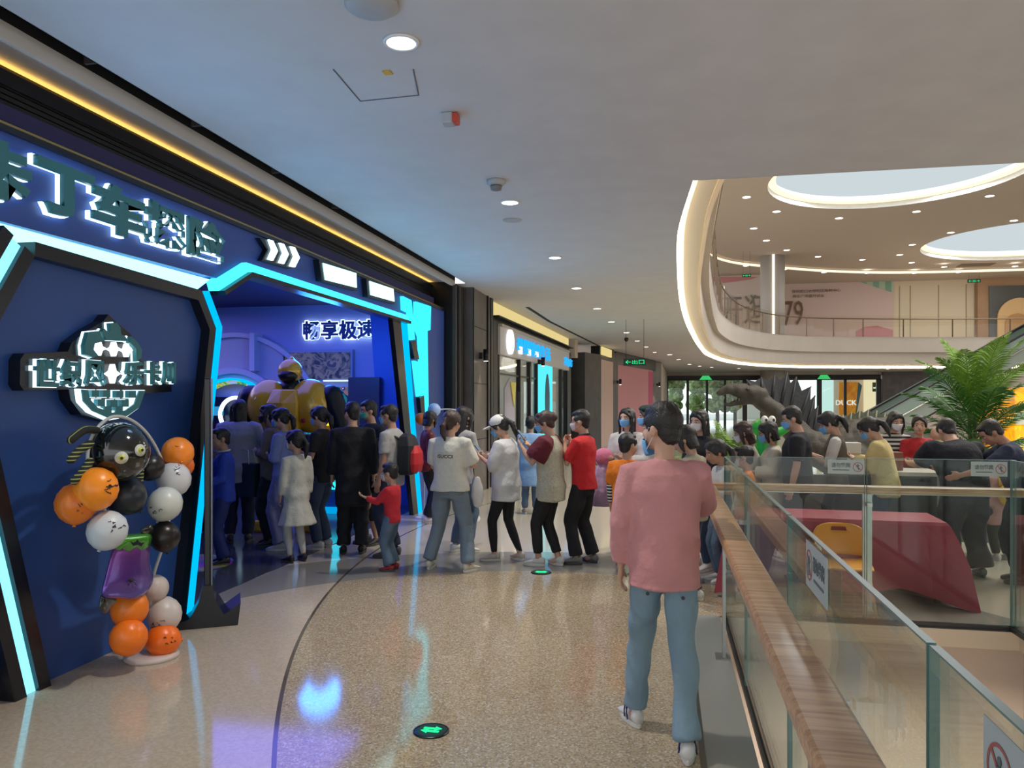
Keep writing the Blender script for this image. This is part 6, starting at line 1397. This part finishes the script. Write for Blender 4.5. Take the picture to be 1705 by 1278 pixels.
q['creamhood'] = person('woman in cream hooded top behind the tall man in black', at(1288, 8.35), 1.50, 88, look=(0, 15), arms=('bent', 'bent'), top=dict(m=clothm('creamh', (.56, .52, .42)), sleeve=.95, loose=.05, hem=.7), bottom=dict(m=jeand), hair=('bob', None), mask=mask_b)
q['blackman'] = person('tall man in black T-shirt with blue mask waiting behind the railing', at(1328, 8.0), 1.66, 80, sex='m', look=(8, 15), arms=('down', 'down'), top=dict(m=clothm('black3', (.014, .015, .019)), sleeve=.46, loose=.035), bottom=dict(m=blackc, loose=.02), hair=('short', None), mask=mask_b, skin='a', wid=1.12)
q['vestgirl'] = person('woman with long ponytail in grey vest over white shirt using a phone', at(1392, 8.3), 1.62, 78, look=(0, 28), arms=('phone', 'phone'), top=dict(m=clothm('vestgrey', (.12, .105, .08)), sleeve=.6, loose=.025, sleeve_m=whitec, name='vest'), bottom=dict(m=blackc), hair=('pony', None), mask=mask_b)
q['yellow'] = person('woman in pale yellow jacket bent over her phone', at(1474, 8.1), 1.58, 68, look=(0, 32), arms=('phone', 'phone'), lean=8, top=dict(m=clothm('yellowj', (.62, .50, .22)), sleeve=.95, loose=.045, hem=.78, name='jacket'), bottom=dict(m=jeand), hair=('pony', None), mask=mask_b)
q['stripedgirl'] = person('woman in black and white striped top behind the yellow jacket', at(1488, 9.3), 1.60, 190, look=(0, 12), top=dict(m=stripe('bw_wide', (.5, .48, .42), (.012, .012, .012), 20, 'z', .5), sleeve=.95), bottom=dict(m=blackc), hair=('wavy', hair_m), mask=mask_w)
q['redmum'] = person('woman in red jacket carrying a baby near the palm', at(1530, 9.15), 1.55, 185, look=(-20, 0), arms=('fold', 'bent'), top=dict(m=clothm('redj', (.42, .015, .02)), sleeve=.95, loose=.04, name='jacket'), bottom=dict(m=blackc), hair=('pony', None))
q['bigblack'] = person('broad man in black T-shirt leaning over the counter, seen from behind', at(1607, 7.5), 1.62, 12, sex='m', look=(0, 25), lean=26, arms=(((.15, .7, -.7), (-.1, 1, 0)), ((.15, .7, -.7), (-.1, 1, 0))), feet=((-.2, -.1), (.2, .05)), top=dict(m=clothm('black4', (.012, .013, .02)), sleeve=.46, loose=.045, hem=.84), bottom=dict(m=clothm('slate', (.03, .028, .03)), loose=.035, cuff=.07), hair=('crew', None), wid=1.28, shoes=('dark', (.1, .1, .1)))
q['rightman'] = person('man in dark jersey with white piping bending down at the right edge', at(1702, 7.3), 1.60, 75, sex='m', look=(10, 35), lean=18, arms=('reach', 'reach'), top=dict(m=navyc, sleeve=.46, loose=.035), bottom=dict(m=blackc, loose=.025), hair=('crew', None), skin='b', wid=1.1, shoes=('dark', (.05, .04, .04)))
q['kidyellow'] = person('child in pink top with a round yellow bag standing by the counter', at(1668, 8.35), 1.16, 20, .92, look=(0, 10), top=dict(m=clothm('kidpink', (.55, .30, .28)), sleeve=.9, hem=.6, flare=.05, loose=.03), bottom=dict(m=clothm('olive', (.04, .045, .03)), loose=.02), hair=('crew', None), vox=.012)
# baby: sits on the arm of the woman in red
bw = world(q['redmum'], V((-.14, .17, 0))); by = thing('baby', 'bald baby in pale yellow clothes carried on the arm of the woman in red', 'baby', (bw.x, bw.y, .98), R(60))
bb2 = MB(); bb2.ell((0, 0, .36), (.072, .08, .085)).tube([(0, 0, .08), (0, 0, .22)], [.07, .06], 12, round_ends=True); bb2.ell((0, .07, .34), (.014, .014, .012))
for s in (-1, 1):
    bb2.tube([(s*.06, 0, .22), (s*.11, .06, .14), (s*.08, .13, .15)], [.03, .026, .02], 8, round_ends=True); bb2.tube([(s*.04, 0, .06), (s*.09, .10, .02), (s*.09, .14, -.10)], [.045, .04, .028], 8, round_ends=True); bb2.ell((s*.074, 0, .35), (.01, .016, .02))
remesh_later(bb2, 'body', SKIN['a'], by, .011, 1)
c = MB(); c.tube([(0, 0, .05), (0, 0, .14), (0, -.005, .26)], [.095, .09, .06], 14, round_ends=True)
for s in (-1, 1): c.tube([(s*.05, 0, .22), (s*.115, .06, .135)], [.042, .038], 10, round_ends=True); c.tube([(s*.04, 0, .06), (s*.09, .10, .02), (s*.09, .135, -.05)], [.055, .05, .04], 10, round_ends=True)
remesh_later(c, 'romper', clothm('babyyel', (.62, .56, .34)), by, .012, 1)
for s in (-1, 1): MB().ell((s*.026, .073, .37), (.008, .005, .006)).obj('eye', eye_m, by, True)
# ------------- things carried
def backpack():
    pr = q['backpack']; p_ = world(pr, V((0, -.20, 1.15*pr['kb']))); t = thing('backpack', 'red and black backpack worn by the man in grey T-shirt', 'backpack', p_, pr['o'].rotation_euler.z)
    MB().loft([[V((x*w_, y*d_+o_, z)) for x, y in ((-1, -.6), (-.6, -1), (.6, -1), (1, -.6), (1, .8), (-1, .8))] for z, w_, d_, o_ in ((-.22, .12, .07, 0), (-.18, .15, .09, 0), (.1, .145, .09, 0), (.2, .11, .07, .01), (.235, .05, .03, .02))]).obj('bag', mat('bag_black', (.015, .015, .018), .6), t, bevel=.015)
    MB().loft([[V((x*w_, y*d_-.09, z)) for x, y in ((-1, -.4), (-.6, -1), (.6, -1), (1, -.4), (1, .5), (-1, .5))] for z, w_, d_ in ((-.19, .12, .04), (-.1, .13, .06), (.02, .12, .055), (.10, .07, .02))]).obj('red_pocket', mat('bag_red', (.55, .02, .025), .6), t, bevel=.015)
    for s in (-1, 1): MB().tube([(s*.09, .06, .16), (s*.11, .17, .235), (s*.125, .31, .17), (s*.125, .325, .02), (s*.12, .22, -.1), (s*.11, .05, -.15)], .014, 6, 1.8).obj('strap', mat('bag_black', (0, 0, 0)), t, True)
backpack()
def tote(pr_name, off, w_, h_, c_, label, hc=None):
    pr = q[pr_name]; p_ = world(pr, V(off)); t = thing('tote_bag', label, 'bag', p_, pr['o'].rotation_euler.z+R(90)+R(-40))
    MB().loft([[V((x*w_*a/2, y*.055, z)) for x, y in ((-1, -1), (1, -1), (1, 1), (-1, 1))] for z, a in ((-h_/2, .94), (0, .98), (h_/2, 1))]).obj('bag', mat('tote_'+label[:9], c_, .5), t, bevel=.012)
    for s in (-1, 1): MB().tube([(-w_*.25, s*.05, h_/2-.01), (-w_*.18, s*.04, h_/2+.16), (w_*.18, s*.04, h_/2+.16), (w_*.25, s*.05, h_/2-.01)], .007, 6).obj('handle', mat('tote_handle', hc or (.5, .5, .5), .6), t, True)
tote('khaki', (.12, .30, .78), .36, .40, (.012, .03, .03), 'large dark green tote bag hanging by the woman in khaki', (.5, .52, .5))
# white cloth bag held by the cream T-shirt woman
wq = world(q['whitetee'], V((.24, .14, .80))); t = thing('plastic_bag', 'small white bag held at the side of the cream T-shirt woman', 'bag', wq)
MB().tube([(0, 0, .12), (0, 0, .05), (0, 0, -.05), (0, 0, -.12)], [.03, .055, .07, .05], 14, .5, round_ends=True).obj('bag', mat('bag_white', (.62, .6, .58), .5, bump=.8, bscale=20), t, True)
phone(q['capwoman'], 1, 'dark phone in the hands of the woman in white cap'); phone(q['vest'], 1, 'phone held up by the woman in cream knit vest'); phone(q['vestgirl'], 1, 'phone in the hands of the woman in grey vest'); phone(q['yellow'], 1, 'pale phone in the hands of the woman in yellow jacket')
# pink costume dress and yellow bag held by the long haired woman
hw_ = world(q['longhair'], V((.20, .26, 1.0))); t = thing('costume_dress', 'pink and lilac child costume dress carried over an arm', 'dress', hw_)
c = MB(); c.ell((0, 0, .10), (.11, .08, .10)).obj('pink_bodice', clothm('hotpink', (.70, .22, .36)), t, True)
c = MB(); c.loft([[V((rx*(1+.10*math.sin(a*7))*math.cos(a), .6*rx*(1+.10*math.sin(a*7))*math.sin(a), z)) for a in [2*math.pi*j/42 for j in range(42)]] for z, rx in ((.08, .05), (-.05, .09), (-.25, .12), (-.45, .13))]).obj('lilac_skirt', clothm('tulle', (.52, .36, .55)), t, True)
t2 = thing('yellow_bag', 'mustard yellow bag hanging next to the costume dress', 'bag', world(q['longhair'], V((.36, .20, .84))))
MB().loft([[V((x*w_, y*.04, z)) for x, y in ((-1, -1), (1, -1), (1, 1), (-1, 1))] for z, w_ in ((-.17, .09), (-.12, .13), (.1, .12), (.15, .07))]).obj('bag', mat('mustard', (.42, .32, .08), .7), t2, bevel=.02); MB().tube([(-.06, 0, .14), (0, 0, .26), (.06, 0, .14)], .008, 6).obj('handle', mat('mustard', (0, 0, 0)), t2, True)
# round yellow bag with smile on the child
ky = world(q['kidyellow'], V((-.02, -.16, .72))); t = thing('round_bag', 'round bright yellow bag on the back of the child', 'bag', ky)
MB().lathe([(.03, -.05), (.12, -.045), (.135, 0), (.12, .045), (.03, .05)], (0, 0, 0), 24, 'y').obj('bag', mat('bag_yellow', (.65, .42, .01), .5), t, True); MB().tube([(-.1, .05, .08), (-.08, .13, .28), (.08, .13, .28), (.1, .05, .08)], .01, 6).obj('strap', mat('bag_yellow', (0, 0, 0)), t, True)
# red cup of the boy
cq = q['blueboy']; wpos = world(cq, cq['A'][1][2]+V((-.02, .07, .06))); t = thing('red_cup', 'red cup held to the mouth of the boy in blue', 'cup', wpos)
MB().lathe([(.026, -.04), (.034, .04), (.03, .04), (.024, -.035)], n=18).obj('cup', mat('cup_red', (.5, .02, .04), .4), t, True); MB().lathe([(.035, .036), (.035, .046), (.01, .05)], n=18).obj('lid', mat('cup_lid', (.7, .7, .7), .4), t, True)

# ============================================================= bake the remeshed shapes
bpy.context.view_layer.update(); dg = bpy.context.evaluated_depsgraph_get(); new = []
for o, nz in BAKE: new.append(bpy.data.meshes.new_from_object(o.evaluated_get(dg)))
for (o, nz), me in zip(BAKE, new):
    o.modifiers.clear(); old = o.data; o.data = me; me.name = old.name
    n = len(me.vertices)
    if nz and n:
        a = np.empty(n*3, 'f'); me.vertices.foreach_get('co', a); a = a.reshape(-1, 3).astype('d'); b_ = np.empty(n*3, 'f'); me.vertex_normals.foreach_get('vector', b_); b_ = b_.reshape(-1, 3)
        f = nz[1]; s_ = np.random.default_rng(n); d_ = np.zeros(n)
        for k in range(7):
            dv = s_.normal(size=3); dv /= np.linalg.norm(dv); ff = f*s_.uniform(.6, 2.2); ph = s_.uniform(0, 6.28)
            warp = .6*np.sin(a @ s_.normal(size=3)*f*.6+ph)
            d_ += np.sin((a @ dv)*ff*2+ph+warp*2)*(1/(1+.35*k))
        if nz[1] == 13: zt = a[:, 2].max(); d_ *= np.clip((zt*.82-a[:, 2])/.12, 0, 1)
        a += b_*(d_[:, None]*nz[0]*.45); me.vertices.foreach_set('co', a.astype('f').ravel())
    me.polygons.foreach_set('use_smooth', [True]*len(me.polygons)); me.update()
    if not me.materials: me.materials.append(old.materials[0])
def print_on(pr, txt, m_, cx_, cz, w_, h_, sign=-1, off=.02, name='lettering', garment='shirt'):
    g_ = [c for c in pr['o'].children if c.name.split('.')[0] == garment][0]; bv = BVHTree.FromPolygons([v.co for v in g_.data.vertices], [tuple(p_.vertices) for p_ in g_.data.polygons])
    Mt = Matrix.Translation((cx_, sign*.6, cz)) @ Matrix(((1, 0, 0, 0), (0, 0, -1, 0), (0, 1, 0, 0), (0, 0, 0, 1)))
    if sign > 0: Mt = Matrix.Translation((cx_, .6, cz)) @ Matrix(((-1, 0, 0, 0), (0, 0, 1, 0), (0, 1, 0, 0), (0, 0, 0, 1)))
    o = text(name, txt, m_, g_, Mt, w_, h_, off, .0005)
    for v in o.data.vertices:
        hit = bv.ray_cast(v.co, V((0, -sign, 0)))
        if hit[0] is not None: v.co = hit[0]+V((0, sign*.003, 0))
inkb = mat('print_black', (.02, .02, .02), .8)
print_on(q['whitetee'], 'GUCCI', inkb, .0, 1.235*q['whitetee']['kb'], .17, .036, -1, .02)
print_on(q['orangeboy'], 'Monster', mat('print_red', (.5, .02, .01), .8), .0, 1.20*q['orangeboy']['kb'], .15, .035, -1, .02)
print_on(q['orangeboy'], 'CITY', mat('print_red', (.5, .02, .01), .8), .0, 1.15*q['orangeboy']['kb'], .09, .03, -1, .02)
print_on(q['orangeboy'], '●', mat('print_yel', (.7, .55, .02), .8), .0, 1.27*q['orangeboy']['kb'], .11, .045, -1, .0)

pk = q['pink']; kb_ = pk['kb']; g_ = [c for c in pk['o'].children if c.name.split('.')[0] == 'trousers'][0]; bv = BVHTree.FromPolygons([v.co for v in g_.data.vertices], [tuple(p_.vertices) for p_ in g_.data.polygons])
for x_ in (-.085, .085):
    hit = bv.ray_cast(V((x_, -.6, .755*kb_)), V((0, 1, 0)))
    if hit[0] is not None: MB().lathe([(.009, 0), (.009, .006)], hit[0]+V((0, -.004, 0)), 12, 'y').obj('pocket_button', mat('button_dark', (.02, .02, .03), .4), g_)
stm = mat('shoe_stripe', (.02, .02, .08), .5)
for sh_ in [c for c in pk['o'].children if c.name.split('.')[0] == 'shoe']:
    for s_ in (-1, 1):
        for y0, y1 in ((-.01, .05), (.03, .07)):
            MB().tube([(s_*.043, y0, .035), (s_*.036, (y0+y1)/2, .065), (s_*.022, y1, .088)], .0045, 6).obj('stripe', stm, sh_)
